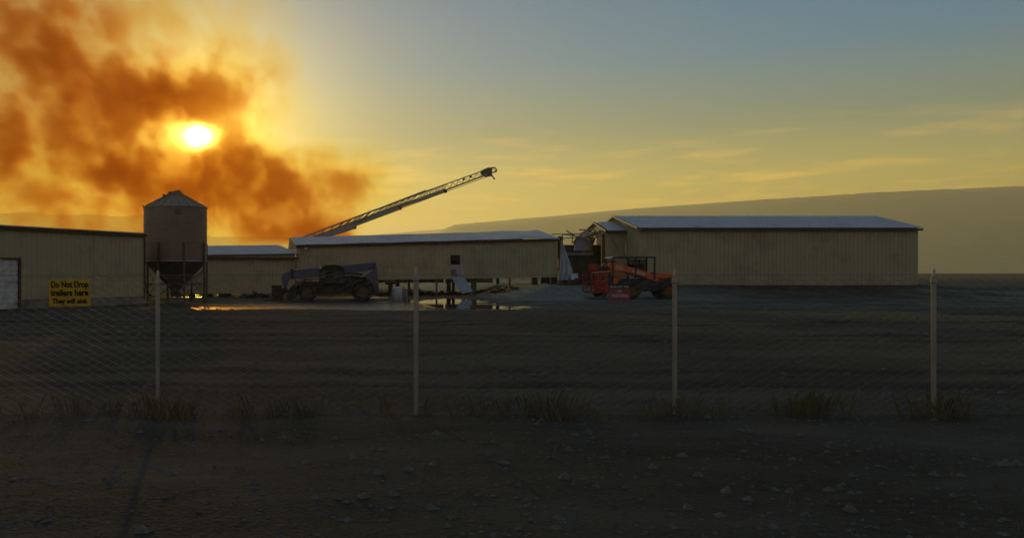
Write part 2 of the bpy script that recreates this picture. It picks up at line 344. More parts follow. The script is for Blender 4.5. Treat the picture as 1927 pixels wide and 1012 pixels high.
ridge("mountains", [(-900, 415), (-400, 400), (-150, 408), (0, 402), (20, 401), (60, 399), (90, 404), (120, 405), (150, 404), (175, 403), (205, 407), (240, 407), (265, 403), (300, 405), (360, 418), (385, 440), (400, 446), (470, 445),
                    (530, 446), (600, 448), (680, 444), (760, 437), (830, 431), (900, 432), (1100, 436), (1500, 430), (2100, 415), (2700, 425)], 6000, 900, mat("mountain_slope", (.10, .09, .06), (.07, .065, .045), rough=1, nscale=.002))
ridge("hill", [(690, 512), (740, 492), (780, 470), (805, 452), (826, 437), (842, 428), (856, 423), (920, 417), (1000, 410), (1100, 401), (1200, 392), (1400, 378), (1650, 362), (1927, 350), (2300, 345)], 3600, 1100, mat("grass_slope", (.22, .21, .13), (.17, .165, .10), rough=1, nscale=.02, dscale=.006, dirt=(.27, .25, .17)), jag=3)
# ------------------------------------------------------------------ materials of built things
M_side = mat("cream_siding", (.50, .41, .25), (.44, .36, .22), rough=.55, nscale=1.2, dirt=(.27, .22, .14), dscale=.7, thr=(.5, .8), bump=.15, bscale=6, spec=.35)
M_side2 = mat("tan_siding", (.42, .37, .24), (.37, .33, .22), rough=.55, nscale=1.0, dirt=(.25, .22, .16), dscale=.6, thr=(.5, .8), bump=.15, bscale=6)
M_roof = mat("galvanised_roof", (.46, .50, .58), (.38, .42, .50), rough=.62, metal=.0, nscale=.8, dirt=(.30, .29, .28), dscale=.5, thr=(.5, .8), bump=.1, bscale=4)
M_trim = mat("brown_trim", (.075, .045, .03), rough=.6, nscale=4)
M_white = mat("white_sheet", (.62, .64, .66), (.5, .52, .55), rough=.5, nscale=2, dirt=(.35, .33, .3), dscale=2)
M_conc = mat("concrete", (.24, .23, .21), (.18, .17, .155), rough=.9, nscale=3, bump=.5, bscale=18, dirt=(.11, .10, .09), dscale=1.1)
M_wood = mat("weathered_timber", (.20, .13, .075), (.13, .085, .05), rough=.85, nscale=6, mscale=(1, 1, .15), bump=.3, dirt=(.05, .04, .03), dscale=2)
M_char = mat("charred_timber", (.028, .022, .018), (.05, .035, .025), rough=.95, nscale=9, bump=.8, bscale=30)
M_galv = mat("galvanised_steel", (.42, .42, .40), (.33, .33, .32), rough=.42, metal=.75, nscale=3, dirt=(.22, .19, .15), dscale=1.2, bump=.1)
M_bin = mat("bin_steel", (.27, .195, .145), (.21, .15, .11), rough=.5, metal=.45, nscale=1.5, dirt=(.20, .16, .13), dscale=.9, thr=(.45, .75), bump=.1)  # brown tint holds the smoke haze and glare seen over the bin
M_dark = mat("dark_steel", (.045, .042, .038), (.03, .028, .025), rough=.55, metal=.3, nscale=6, dirt=(.10, .08, .055), dscale=2)
M_blue = mat("blue_paint", (.085, .10, .19), (.075, .085, .155), rough=.42, nscale=3, dirt=(.07, .06, .06), dscale=1.6, thr=(.5, .75), coat=.2)
M_orange = mat("orange_paint", (.80, .12, .02), (.70, .10, .018), rough=.4, nscale=3, dirt=(.20, .09, .04), dscale=2.4, thr=(.42, .66), bump=.2, coat=.2)
M_red = mat("red_paint", (.45, .035, .02), (.36, .03, .02), rough=.5, nscale=3, dirt=(.12, .05, .03), dscale=2)
M_rub = mat("tyre_rubber", (.022, .021, .020), (.035, .032, .028), rough=.9, nscale=8, dirt=(.09, .075, .055), dscale=1.5, bump=.3)
M_rim = mat("grimy_rim", (.16, .12, .07), (.11, .085, .05), rough=.6, nscale=4)
M_glass = mat("cab_glass", (.02, .025, .025), rough=.12, nscale=2, spec=.6)
M_yel = mat("yellow_sign", (.66, .42, .02), (.56, .36, .02), rough=.65, nscale=9, dirt=(.42, .29, .05), dscale=7, thr=(.5, .75))
M_blk = mat("black_print", (.012, .011, .010), rough=.6)
M_wht = mat("white_print", (.62, .60, .60), rough=.6)
M_pink = mat("faded_red_sign", (.30, .07, .09), (.26, .065, .08), rough=.6)
M_ins = mat("insulation_foam", (.42, .27, .08), (.30, .18, .06), rough=.95, nscale=5, bump=.8, dirt=(.10, .06, .03), dscale=2)
M_alu = mat("ladder_aluminium", (.42, .39, .33), (.34, .31, .27), rough=.5, metal=.15, nscale=4)
M_rust = mat("rusty_metal", (.16, .055, .025), (.10, .035, .02), rough=.9, nscale=6, bump=.5)
M_tank = mat("white_tank", (.55, .55, .53), (.48, .48, .46), rough=.4, nscale=2, dirt=(.30, .28, .25), dscale=2)

def lerp(a, b, t): return a + (b - a) * t
def siding(parent, x0, x1, zb, zt, y, m, wdt=.92, face=-1, name='siding_panel', gap=0.0):
    """ribbed wall sheets side by side along local x, outer face at y"""
    n = max(1, int(round((x1 - x0) / wdt)))
    for i in range(n):
        a = lerp(x0, x1, i / n); b = lerp(x0, x1, (i + 1) / n); mb = MB(); wd = b - a
        pr = [(0.0, 0.0), (.05, .035), (.11, .035), (.16, 0)]
        xs_ = []
        for k in range(3):
            o_ = wd * k / 3
            xs_ += [(a + o_ + wd / 3 * u, h) for u, h in ((0.02, 0), (.10, .032), (.22, .032), (.30, 0))]
        xs_ = [(a, 0)] + xs_ + [(b, 0)]
        f = zb if callable(zb) else (lambda x: zb); h2 = zt if callable(zt) else (lambda x: zt)
        j = random.uniform(-.004, .004)
        vs_ = [(x, y + face * (h + j), f(x)) for x, h in xs_] + [(x, y + face * (h + j), h2(x)) for x, h in xs_]
        nn = len(xs_); mb.add(vs_, [(q, q + 1, q + 1 + nn, q + nn) if face < 0 else (q + 1, q, q + nn, q + 1 + nn) for q in range(nn - 1)])
        # back skin
        mb.add([(a, y + .03 * -face, f(a)), (b, y + .03 * -face, f(b)), (b, y + .03 * -face, h2(b)), (a, y + .03 * -face, h2(a))], [(3, 2, 1, 0)])
        mb.build(name, m, parent)
def roof(parent, pa, pb, pc, pd, m, wdt=.92, name='roof_panel', sag=None):
    """pa-pb eave, pd-pc ridge; sheets run eave to ridge"""
    pa, pb, pc, pd = map(Vector, (pa, pb, pc, pd)); n = max(1, int(round((pb - pa).length / wdt)))
    nrm = (pb - pa).cross(pd - pa).normalized()
    if nrm.z < 0: nrm = -nrm
    for i in range(n):
        mb = MB(); P = []
        for k in range(3):
            for u, h in ((0.02, 0), (.10, .035), (.20, .035), (.28, 0)): P.append(((i + (k + u) / 3 * .999) / n, h))
        P = [(i / n, 0)] + P + [((i + 1) / n, 0)]
        rows = 4 if sag else 1
        for r in range(rows + 1):
            v = r / rows
            for t, h in P:
                p = pa.lerp(pb, t).lerp(pd.lerp(pc, t), v) + nrm * (h + random.uniform(0, .0))
                if sag: p.z += sag(t, v)
                mb.v.append(tuple(p))
        nn = len(P)
        for r in range(rows):
            for q in range(nn - 1): mb.f.append((r * nn + q, r * nn + q + 1, (r + 1) * nn + q + 1, (r + 1) * nn + q))
        o = mb.build(name, m, parent); sd = o.modifiers.new('t', 'SOLIDIFY'); sd.thickness = .03; sd.offset = -1

# ------------------------------------------------------------------ left barn
P0 = Vector((-15.2, 40.6, 0)); d = Vector((5.2, 7.9, 0)); L = d.length; rz = math.atan2(d.y, d.x)
b = empty("metal_barn", P0, rz, "long windowless metal barn with a white roll up door, left of the grain bin", "barn", "farm buildings")
z0 = .46
door_r = 1.02
siding(b, -3.6, -2.0, z0, 3.82, 0, M_side2); siding(b, door_r + .12, L, z0, 3.82, 0, M_side2)
siding(b, -2.0, door_r + .12, 2.50, 3.82, 0, M_side2)
MB().box(door_r + .12, L, -.03, .25, -.2, z0 - .01).build("foundation_wall", M_conc, b)
MB().box(-3.6, L + .15, -.16, .1, 3.825, 4.02).build("eave_trim", M_trim, b)
MB().box(-3.6, L + .2, -.20, -.165, 3.99, 4.05).build("drip_edge", M_galv, b)
dd = MB().box(door_r, door_r + .11, -.05, .2, 0, 2.5).box(-2.1, door_r, -.05, .2, 2.41, 2.5).build("door_frame", M_dark, b)
dr = empty("roller_door", (0, 0, 0)); dr.parent = b
for k in range(9): MB().box(-2.0, door_r - .01, .055 - .012 * (k % 2), .09, .03 + k * .264, .03 + (k + 1) * .264 - .012).build("door_slat", M_white, dr, bevel=.006)
roof(b, (-3.6, -.1, 4.03), (L + .15, -.1, 4.03), (L + .15, 13, 3.2), (-3.6, 13, 3.2), M_roof, wdt=1.2)
e = MB().add([(L, .0, 0), (L, 12.9, 0), (L, 12.9, 3.1), (L, 0, 3.9)], [(0, 1, 2, 3)]).build("end_wall", M_side2, b); e.modifiers.new('t', 'SOLIDIFY').thickness = -.1
MB().bar((L + .02, -.08, .3), (L + .02, -.08, 3.8), .045, 8).build("downpipe", M_trim, b, smooth=True)
MB().box(door_r + .13, L, -.045, -.034, 1.60, 1.625).build("seam_strip", M_side2, b)

# ------------------------------------------------------------------ low barn section and tall barn section share one wall line
b = empty("low_barn", (0, 0, 0), 0, "low cream barn section with a grey roof, right behind the grain bin", "barn", "farm buildings")
XA, YA, XB, YB = -13.2, 62.6, -1.86, 66.55
dv = Vector((XB - XA, YB - YA, 0)); LL = dv.length; b.location = (XA, YA, 0); b.rotation_euler.z = math.atan2(dv.y, dv.x)
ez = lambda x: lerp(3.08, 3.34, x / LL)
siding(b, 0, LL, lambda x: .24, lambda x: ez(x) - .02, 0, M_side)
roof(b, (-.2, -.35, 3.05), (LL + .28, -.35, 3.33), (LL + .0, 4.6, 4.13), (-.2, 4.6, 3.86), M_roof)
roof(b, (LL + .0, 9.2, 3.33), (-.2, 9.2, 3.05), (-.2, 4.6, 3.86), (LL + .0, 4.6, 4.13), M_roof)
MB().box(-.2, LL + .2, -.30, -.04, 2.86, 3.0).build("eave_trim", M_trim, b)
for k in range(6):
    x = LL * (k + .35) / 6; MB().box(x, x + .2, .04, .22, -.1, ez(x)).build("wall_post", M_char, b)
    MB().box(x, x + .2, 9.0, 9.2, -.1, ez(x)).build("wall_post", M_char, b)
MB().add([(LL * .93, -.055, 1.25), (LL * .93 + .28, -.055, 1.25), (LL * .93 + .28, -.055, 1.58), (LL * .93, -.055, 1.58)], [(0, 1, 2, 3)]).build("wall_vent", M_dark, b).modifiers.new('t', 'SOLIDIFY').thickness = .08
for k, (x, wd) in enumerate(((6.1, .8), (5.2, .35), (8.9, .5), (3.8, .4))): MB().box(x, x + wd, .25, .8, -.1, .30).build("foundation_block", M_char, b)

Y0 = 66.7
b = empty("tall_barn", (0, 0, 0), 0, "long raised cream barn section with a missing lower wall and lifted roof end", "barn", "farm buildings")
XL, XR = -1.79, 18.75; WB = lambda x: lerp(1.15, 1.47, (x - XL) / (XR - XL)); WT = lambda x: lerp(3.99, 4.53, (x - XL) / (XR - XL))
dx0, dx1 = (848 - CX) / 24, (871 - CX) / 24       # patch of pale sheets
hx0, hx1 = (850 - CX) / 24, (865 - CX) / 24
siding(b, XL, dx0, WB, lambda x: WT(x) - .02, Y0, M_side)
siding(b, dx1, XR, WB, lambda x: WT(x) - .02, Y0, M_side2)
siding(b, dx0, dx1, lambda x: EYE + (HY - 480) / 24, lambda x: WT(x) - .02, Y0, M_side, wdt=.96)
# torn pale patch with a burned hole
zz = lambda py: EYE + (HY - py) / 24
pt = MB()
pt.box(dx0, dx1 - .02, Y0 - .02, Y0 + .03, zz(525), zz(497.5)); pt.box(hx1 + .03, dx1 - .02, Y0 - .018, Y0 + .03, zz(497.5), zz(480.3))
pt.build("pale_patch", mat("patch_grey", (.42, .40, .42), (.34, .33, .35), nscale=3), b)
MB().box(hx0 - .3, hx1 + .4, Y0 + .35, Y0 + .4, zz(500), zz(476)).build('dark_hole_backing', M_char, b)  # added dark backing that keeps the hole from showing light through
MB().add([(hx0 - .05, Y0 - .01, zz(481)), (hx1, Y0 - .01, zz(480.5)), (hx1 + .02, Y0 - .01, zz(496)), (hx0 + .4, Y0 - .01, zz(493)), (hx0, Y0 - .01, zz(489))], [(0, 4, 3, 2, 1)]).build("burned_hole", M_char, b).modifiers.new('t', 'SOLIDIFY').thickness = -.12  # the hole's dark inside is drawn as a solid sheet
MB().box(dx0 + .02, dx0 + .42, Y0 - .05, Y0 - .022, zz(515), zz(507)).build("patch_panel", mat("patch_dark", (.20, .19, .23), nscale=3), b)
MB().box(dx0 + .06, dx0 + .55, Y0 - .07, Y0 - .022, zz(518.5), zz(516.5)).build("patch_slot", M_blk, b)
ey = Y0 - .30; ry = Y0 + 5.0
rid = lambda x: lerp(4.80, 5.40, (x + 2.4) / (18.2 + 2.4))
def sag(t, v):
    return .07 * math.exp(-((t - .86) / .06) ** 2) * v + .10 * math.exp(-((t - .985) / .018) ** 2) * v - .06 * sst(.9, 1, t) * (1 - v) + .012 * math.sin(t * 31)
roof(b, (XL - .05, ey, 3.99), (XR + .1, ey, 4.56), (18.55, ry, 5.36), (-2.46, ry, 4.80), M_roof, sag=sag)
roof(b, (XR - 1, ry + 5.2, 4.5), (XL - 1, ry + 5.2, 3.98), (-2.46, ry, 4.80), (XR - .4, ry, 5.36), M_roof, wdt=1.4)
tr = MB()
for i in range(12):
    a = lerp(XL, XR, i / 12); c_ = lerp(XL, XR, (i + 1) / 12); tr.add([(a, ey + .04, WT(a) - .19), (c_, ey + .04, WT(c_) - .19), (c_, ey + .04, WT(c_) - .045), (a, ey + .04, WT(a) - .045), (a, Y0 - .06, WT(a) - .19), (c_, Y0 - .06, WT(c_) - .19), (c_, Y0 - .06, WT(c_) - .045), (a, Y0 - .06, WT(a) - .045)], [(0, 1, 2, 3), (4, 7, 6, 5), (0, 4, 5, 1), (3, 2, 6, 7)])
tr.build("eave_trim", mat("eave_trim_red", (.10, .035, .025), rough=.7), b)
# gable end wall on the left
ge = empty("gable_wall", (0, 0, 0)); ge.parent = b
for k in range(6):
    u0, u1 = k / 6, (k + 1) / 6
    def pnt(u): return Vector((lerp(XL, -2.42, u), lerp(Y0 + .02, ry, u), 0))
    a, c_ = pnt(u0), pnt(u1); q = MB(); steps = 6
    for s_ in range(steps):
        v0, v1 = lerp(u0, u1, s_ / steps), lerp(u0, u1, (s_ + 1) / steps); pa, pb = pnt(v0), pnt(v1); off = .03 * (s_ % 2)
        za = lambda v: lerp(3.93, 4.74, v)
        q.add([(pa.x - off, pa.y, 2.2), (pb.x - off, pb.y, 2.2), (pb.x - off, pb.y, za(v1)), (pa.x - off, pa.y, za(v0))], [(0, 3, 2, 1)])
    q.build("siding_panel", M_side, ge)
bk = MB().add([(-2.42, ry, 2.2), (XL - 1, ry + 5.1, 2.2), (XL - 1, ry + 5.1, 3.9), (-2.42, ry, 4.74)], [(0, 3, 2, 1)]).build("end_wall", M_side, b)
# light under the eave, posts below the wall
lx = (576 - CX) / 24
MB().lathe([(.0, 0), (.13, .0), (.16, .08), (.12, .2), (0, .22)], (lx, Y0 - .16, WT(lx) - .42), 12).build("wall_light", mat("lamp_cover", (.62, .50, .46), rough=.5), b, smooth=True)
for px, wd, m in ((735, .35, M_char), (822, .12, M_wood), (845, .30, M_char), (892, .42, M_wood), (1007, .42, M_char), (1043, .45, M_char), (770, .15, M_char), (960, .12, M_rust)):
    x = (px - CX) / 24
    MB().box(x - wd / 2, x + wd / 2, Y0 + .02, Y0 + .3, -.25, WB(x) + .05).build("wall_post", m, b)
MB().box((878 - CX) / 24, (898 - CX) / 24, Y0 - .02, Y0 + .3, zz(527.5), zz(524)).build("beam", M_char, b)
for x in (2, 7, 12, 16): MB().box(x, x + .25, Y0 + 9.9, Y0 + 10.15, -.2, 4.2).build("wall_post", M_char, b)
# far side sill wall seen through the gap
for x0_, x1_ in ((3.0, 11.2), (11.35, 15.6)): MB().box(x0_, x1_, Y0 + 9.6, Y0 + 9.8, .95, 1.5).build("sill_board", mat("pale_board", (.40, .36, .26), (.30, .26, .18), nscale=2, mscale=(.3, 1, 3)), b)
for k in range(7):
    x = 1 + k * 2.9; MB().bar((x, Y0 + .1, WT(min(x, XR)) - .1), (x, ry, rid(x) - .12), .05, sq=True).build("rafter", M_char, b)

# ------------------------------------------------------------------ torn bay, annex and the tall shed
b = empty("burned_annex", (0, 0, 0), 0, "partly collapsed gabled annex with bare rafters left of the tallest shed", "shed", "farm buildings")
AX, AR = 22.45, 24.05
siding(b, AX + .02, AR, 1.0, 5.08, Y0, M_side2, wdt=.8)
roof(b, (AX + .1, Y0 - .35, 5.13), (AR + .12, Y0 - .35, 5.13), (24.0, 69.35, 5.96), (AX + .25, 69.35, 5.96), M_roof, wdt=.85)
roof(b, (24.0, 72.6, 5.1), (AX + .1, 72.6, 5.1), (AX + .25, 69.35, 5.96), (24.0, 69.35, 5.96), M_roof, wdt=.85)
MB().box(AX + .1, AR, Y0 - .30, Y0 - .05, 4.94, 5.07).build("eave_trim", M_trim, b)
# upper gable skin (lower part torn away)
ys_ = [66.75, 67.5, 68.2, 68.9, 69.35, 70.0, 70.9, 71.8, 72.5]; zt_ = lambda y: 5.9 - abs(y - 69.35) * (.85 / 3.1)
lowz = [4.7, 4.95, 4.75, 5.05, 5.2, 5.0, 5.1, 4.8, 4.4]
for k in range(8):
    q = MB().add([(AX + .05, ys_[k], lowz[k]), (AX + .05, ys_[k + 1], lowz[k + 1]), (AX + .05, ys_[k + 1], zt_(ys_[k + 1]) - .02), (AX + .05, ys_[k], zt_(ys_[k]) - .02)], [(0, 3, 2, 1)])
    o = q.build("gable_sheet", mat("sooty_gable", (.27, .24, .19), (.19, .17, .14), nscale=2), b); o.modifiers.new('t', 'SOLIDIFY').thickness = .02
for k in range(5):
    xx = AX + .1 - k * .28; zr = 5.55 - k * .12
    q = MB(); q.bar((xx, 67.0, zr - .75), (xx, 69.3, zr), .05, sq=True); q.bar((xx, 69.3, zr), (xx, 71.6, zr - .7), .05, sq=True); q.build("rafter", M_ins if k % 2 else M_wood, b)
MB().box(AX - .1, AX + .2, Y0 + .3, Y0 + .5, .7, 4.9).build("corner_post", mat("orange_insulation", (.26, .13, .03), (.16, .08, .02), nscale=3), b)
MB().box(AX - .9, AX - .0, 69.5, 69.7, .7, 5.0).build("inner_wall", M_ins, b)
MB().box(18.9, 24.0, 72.4, 72.55, .6, 4.2).build("back_wall", mat("sooty_siding", (.11, .10, .07), (.06, .055, .04), nscale=1.5), b)
MB().box(19.4, 22.6, Y0 + 1.9, Y0 + 2.0, .75, 3.2).build("partition", mat("sooty_panel", (.09, .09, .07), (.045, .045, .04), nscale=2), b)
MB().box(19.2, 22.0, Y0 + 1.6, Y0 + 1.85, 3.22, 3.45).build("grey_beam", mat("grey_plank", (.30, .30, .31), (.22, .22, .23), nscale=3), b)
MB().box(18.9, 22.5, Y0 + .55, Y0 + .75, 2.02, 2.2).build("cross_beam", M_rust, b)
MB().box(18.95, 19.3, Y0 + .5, Y0 + .8, .8, 4.7).build("scorched_post", mat("scorched_red", (.15, .06, .03), (.08, .035, .02), nscale=3), b)
MB().bar((18.9, 69.0, 4.95), (22.2, 70.2, 5.02), .04, 6).bar((18.7, 69.0, 4.60), (22.0, 70.2, 4.72), .035, 6).build("roof_purlin", M_dark, b)
for x in (19.9, 20.7, 21.3): MB().bar((x, 69.5, 4.2), (x + .02, 69.5, 4.98), .035, 6).build("strut", M_dark, b)
for (xx, ya, za_, yr, zr, yb) in ((AX - .02, Y0 - .35, 5.12, 69.35, 5.96, 72.6),):
    MB().bar((xx, ya, za_ - .05), (xx, yr, zr - .05), .06, sq=True).bar((xx, yr, zr - .05), (xx, yb, za_ - .05), .06, sq=True).build('rake_trim', M_trim, b)
# fallen sheets inside the bay
def loose(name, pts, m, label, cat, group=None, t=.03):
    vs_ = [W(px, py, Y) for px, py, Y in pts]; q = MB(); n = len(vs_)
    q.add(vs_, [tuple(range(n))]); o = q.build(name, m); o.modifiers.new('t', 'SOLIDIFY').thickness = t
    return tag(o, label, cat, group)
loose("fallen_sheet", [(1083, 449, 68.3), (1112, 449, 68.6), (1100, 472, 67.9), (1080, 472, 67.9)], mat("pinkish_sheet", (.30, .27, .31), (.22, .20, .23), nscale=2), "grey sheet slumped under the broken rafters beside the long barn's lifted roof end", "metal sheet", "fallen roof sheets", .05)
loose("fallen_sheet", [(1112, 447, 68.5), (1121, 447, 68.8), (1111, 472, 68.0), (1101, 472, 68.0)], mat("olive_sheet", (.22, .20, .12), (.14, .13, .08), nscale=2), "narrow olive sheet leaning against the orange annex interior", "metal sheet", "fallen roof sheets", .05)
loose("bent_sheet", [(1097, 440, 68.0), (1106, 436, 68.2), (1112, 441, 68.4), (1104, 446, 68.2), (1096, 447, 67.9)], M_white, "crumpled pale sheet caught at the left foot of the annex gable", "metal sheet", "fallen roof sheets", .04)
def deb(p, q, r, m, label, nm="broken_pipe", cat="pipe", sq=False):
    return tag(MB().bar(W(*p), W(*q), r, 6, sq=sq).build(nm, m), label, cat, "bent bars over the torn bay")
deb((1056, 440, 67.4), (1100, 447, 67.6), .05, M_galv, "bent pale pipe sloping from the lifted roof end to the annex")
deb((1066, 434, 69.2), (1086, 446, 68.0), .04, M_dark, "dark bent bar crossing the upper left of the torn bay")
deb((1084, 449, 67.8), (1102, 434, 68.6), .06, M_galv, "pale bar leaning up to the left eave of the annex")
deb((1090, 432, 69.8), (1103, 433, 69.6), .05, M_dark, "short dark bar poking left from the annex gable at roof height")
deb((1079, 464, 67.2), (1086, 444, 67.6), .05, M_dark, "dark steep bar at the left edge of the slumped grey sheet")
deb((1150, 446, 66.5), (1163, 470, 66.4), .02, M_dark, "thin cable drooping down the annex front wall", "loose_cable", "cable")

b = empty("tall_shed", (0, 0, 0), 0, "tallest cream gabled shed at the right behind the orange loader", "shed", "farm buildings")
TX, TY = 24.1, 64.0
siding(b, TX, TX + 21, .9, 5.22, TY, M_side2)
q = empty("gable_wall", (TX, TY, 0), R(90)); q.parent = b
siding(q, 0, 5, .9, lambda x: 5.22 + x * .225, 0, M_side2, face=1); siding(q, 5, 10, .9, lambda x: 5.22 + (10 - x) * .225, 0, M_side2, face=1)
roof(b, (TX - .2, TY - .35, 5.2), (TX + 21.2, TY - .35, 5.2), (TX + 21.2, TY + 5, 6.42), (TX - .2, TY + 5, 6.42), M_roof)
roof(b, (TX + 21.2, TY + 10.3, 5.2), (TX - .2, TY + 10.3, 5.2), (TX - .2, TY + 5, 6.42), (TX + 21.2, TY + 5, 6.42), M_roof, wdt=1.6)
MB().bar((TX - .22, TY - .35, 5.16), (TX - .22, TY + 5, 6.38), .06, sq=True).bar((TX - .22, TY + 5, 6.38), (TX - .22, TY + 10.3, 5.16), .06, sq=True).build("rake_trim", M_trim, b)
MB().box(TX, TX + 21.2, TY - .30, TY - .05, 4.98, 5.12).build("eave_trim", M_trim, b)
MB().box(TX - .02, TX + 21, TY + .01, TY + .25, -.2, .88).build("foundation_wall", M_conc, b)
MB().box(TX + .0, TX + .25, TY + .26, TY + 10, -.2, .88).build("foundation_wall", M_conc, b)
sst_ = MB().box(TX + 20.9, TX + 21, TY + .2, TY + 9.8, .9, 5.2).build("end_wall", M_side2, b)

# plastic sheeting hanging off the barn's torn end
def tarp():
    mb = MB(); nu, nv = 14, 22; xl, xr = (1052 - CX) / 24, (1058 - CX) / 24
    for j in range(nv + 1):
        v = j / nv; py = lerp(453, 538, v); xa = (lerp(1054, 1046, v ** 1.5) - CX) / 24; xb = (lerp(1057, 1077, min(1, v * 1.5)) - CX) / 24 if v < .66 else (lerp(1077, 1066, (v - .66) / .34) - CX) / 24
        for i in range(nu + 1):
            u = i / nu; x = lerp(xa, xb, u); y = Y0 - .15 - .13 * math.sin(u * 17 + v * 2) * (.3 + v) - .25 * v + .08 * mnoise.noise(Vector((u * 5, v * 6, 1)))
            mb.v.append((x, y, EYE + (HY - py) / 24 + (.1 * math.sin(u * 9) if j == nv else 0)))
    mb.f = [(j * (nu + 1) + i, j * (nu + 1) + i + 1, (j + 1) * (nu + 1) + i + 1, (j + 1) * (nu + 1) + i) for j in range(nv) for i in range(nu)]
    o = mb.build("plastic_sheeting", mat("milky_plastic", (.50, .54, .60), (.36, .40, .45), rough=.35, nscale=3, mscale=(3, 1, .4)), smooth=True)
    o.modifiers.new('t', 'SOLIDIFY').thickness = .01
    tag(o, "white plastic sheeting hanging in folds off the torn right end of the long barn", "sheeting")
tarp()
loose("leaning_panel", [(849, 523, 65.9), (874, 523, 65.9), (890, 549, 64.6), (870, 553, 64.4)], mat("blue_grey_panel", (.28, .33, .40), (.24, .28, .34), nscale=2, rough=.45), "blue grey flat panel leaning under the barn wall below the burned hole", "panel", None, .05)
loose("white_board", [(1073, 516, 65.6), (1087, 515, 65.6), (1089, 532, 65.0), (1077, 531.5, 65.0)], M_white, "small white board propped on the rubble right of the hanging plastic", "board", None, .05)
# ------------------------------------------------------------------ grain bin
BX, BY, BR = -8.85, 52.5, 1.93
b = empty("grain_bin", (BX, BY, 0), 0, "round corrugated steel feed bin with a cone roof on legs", "grain bin")
def corr(z0, z1, r):
    pr = []; n = int((z1 - z0) / .025)
    for i in range(n + 1): pr.append((r + .008 * math.sin(i * math.pi / 2), z0 + (z1 - z0) * i / n))
    return pr
zs = [2.49, 3.60, 4.70, 5.80]
for i in range(3):
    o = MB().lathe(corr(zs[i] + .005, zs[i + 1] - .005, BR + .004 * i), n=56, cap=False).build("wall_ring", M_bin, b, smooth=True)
MB().lathe([(BR + .02, 2.47), (BR + .05, 2.47), (BR + .05, 2.53), (BR + .02, 2.53)], n=48, cap=False).build("bottom_angle_ring", M_galv, b)
rf = empty("roof", (0, 0, 0)); rf.parent = b
for i in range(20):
    a0 = 2 * math.pi * i / 20; a1 = 2 * math.pi * (i + 1) / 20
    q = MB(); P = lambda r, z_, a: (r * math.cos(a), r * math.sin(a), z_)
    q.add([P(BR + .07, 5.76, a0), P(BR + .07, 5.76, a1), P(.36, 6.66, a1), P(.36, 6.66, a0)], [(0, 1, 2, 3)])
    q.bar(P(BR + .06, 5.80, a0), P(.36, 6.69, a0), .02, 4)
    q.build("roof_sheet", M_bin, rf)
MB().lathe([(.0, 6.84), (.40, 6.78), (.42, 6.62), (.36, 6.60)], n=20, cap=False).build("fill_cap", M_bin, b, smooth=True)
MB().box(-.42, .30, -.3, .3, 6.80, 6.86).build("cap_lid", M_dark, b, rot=(0, R(-10), 0), loc=(1.18, 0, .06))
MB().bar((-BR - .02, 0, 5.7), (-BR - .10, 0, 5.98), .03, 6).box(-.75, -.62, -.25, -.12, 6.50, 6.62).build("lid_crank", M_dark, b)
q = MB()
for i in range(20): q.bar((BR + .06, 0, 0), (BR + .12, 0, 0), .01, 4) if False else None
lb = MB()
th = R(-90 + 8)
for k in range(6):                                    # faint grille label on the wall, follows the curve
    for r_ in range(3):
        a0 = th + .21 * (k / 6); a1 = a0 + .027
        lb.add([((BR + .03) * math.cos(a0), (BR + .03) * math.sin(a0), 5.24 + r_ * .13), ((BR + .03) * math.cos(a1), (BR + .03) * math.sin(a1), 5.24 + r_ * .13), ((BR + .03) * math.cos(a1), (BR + .03) * math.sin(a1), 5.33 + r_ * .13), ((BR + .03) * math.cos(a0), (BR + .03) * math.sin(a0), 5.33 + r_ * .13)], [(0, 1, 2, 3)])
lb.build("wall_decal", mat("faded_decal", (.16, .09, .035), rough=.8), b)
MB().lathe([(BR - .01, 2.48), (.28, .72), (.28, .60)], n=40, cap=False).build("hopper_cone", mat("hopper_steel", (.24, .20, .17), (.17, .14, .12), metal=.5, rough=.5), b, smooth=True)
MB().lathe([(.32, .62), (.32, .38), (.24, .30)], n=16).build("discharge_boot", M_dark, b)
MB().bar((.1, -.1, .55), (3.0, -2.0, .25) if False else (1.6, .9, 1.9), .10, 10).build("auger_tube", M_galv, b, smooth=True)
for k in range(8):
    a = R(-156 + 45 * k); c_, s_ = math.cos(a), math.sin(a)
    l = MB().box(-.055, .055, -.04, .04, -.05, 3.6).build("leg", mat("leg_steel", (.13, .10, .075), (.09, .07, .055), rough=.6, metal=.3), b, loc=((BR + .07) * c_, (BR + .07) * s_, 0), rot=(0, 0, a + R(90)))
    MB().box(-.14, .14, -.14, .14, -.05, .03).build("foot_plate", M_dark, b, loc=((BR + .07) * c_, (BR + .07) * s_, 0))
    a2 = R(-156 + 45 * (k + 1)); p = lambda an, z_: Vector(((BR + .06) * math.cos(an), (BR + .06) * math.sin(an), z_))
    MB().bar(p(a, 1.85), p(a2, .35), .022, 4).build("cross_brace", MATS["leg_steel"], b); MB().bar(p(a, .35), p(a2, 1.85), .022, 4).build("cross_brace", MATS["leg_steel"], b)
    MB().bar(p(a, 1.10), p(a2, 1.10), .025, 4).build("girt", MATS["leg_steel"], b)
ol = MB()
for sx in (-.2, .2): ol.bar((sx, 0, 2.2), (sx, 0, 5.9), .02, 6)
for k in range(13): ol.bar((-.2, 0, 2.3 + k * .28), (.2, 0, 2.3 + k * .28), .013, 4)
ol.build("access_ladder", M_galv, b, loc=((BR + .16) * math.cos(R(60)), (BR + .16) * math.sin(R(60)), 0), rot=(0, 0, R(-30)))

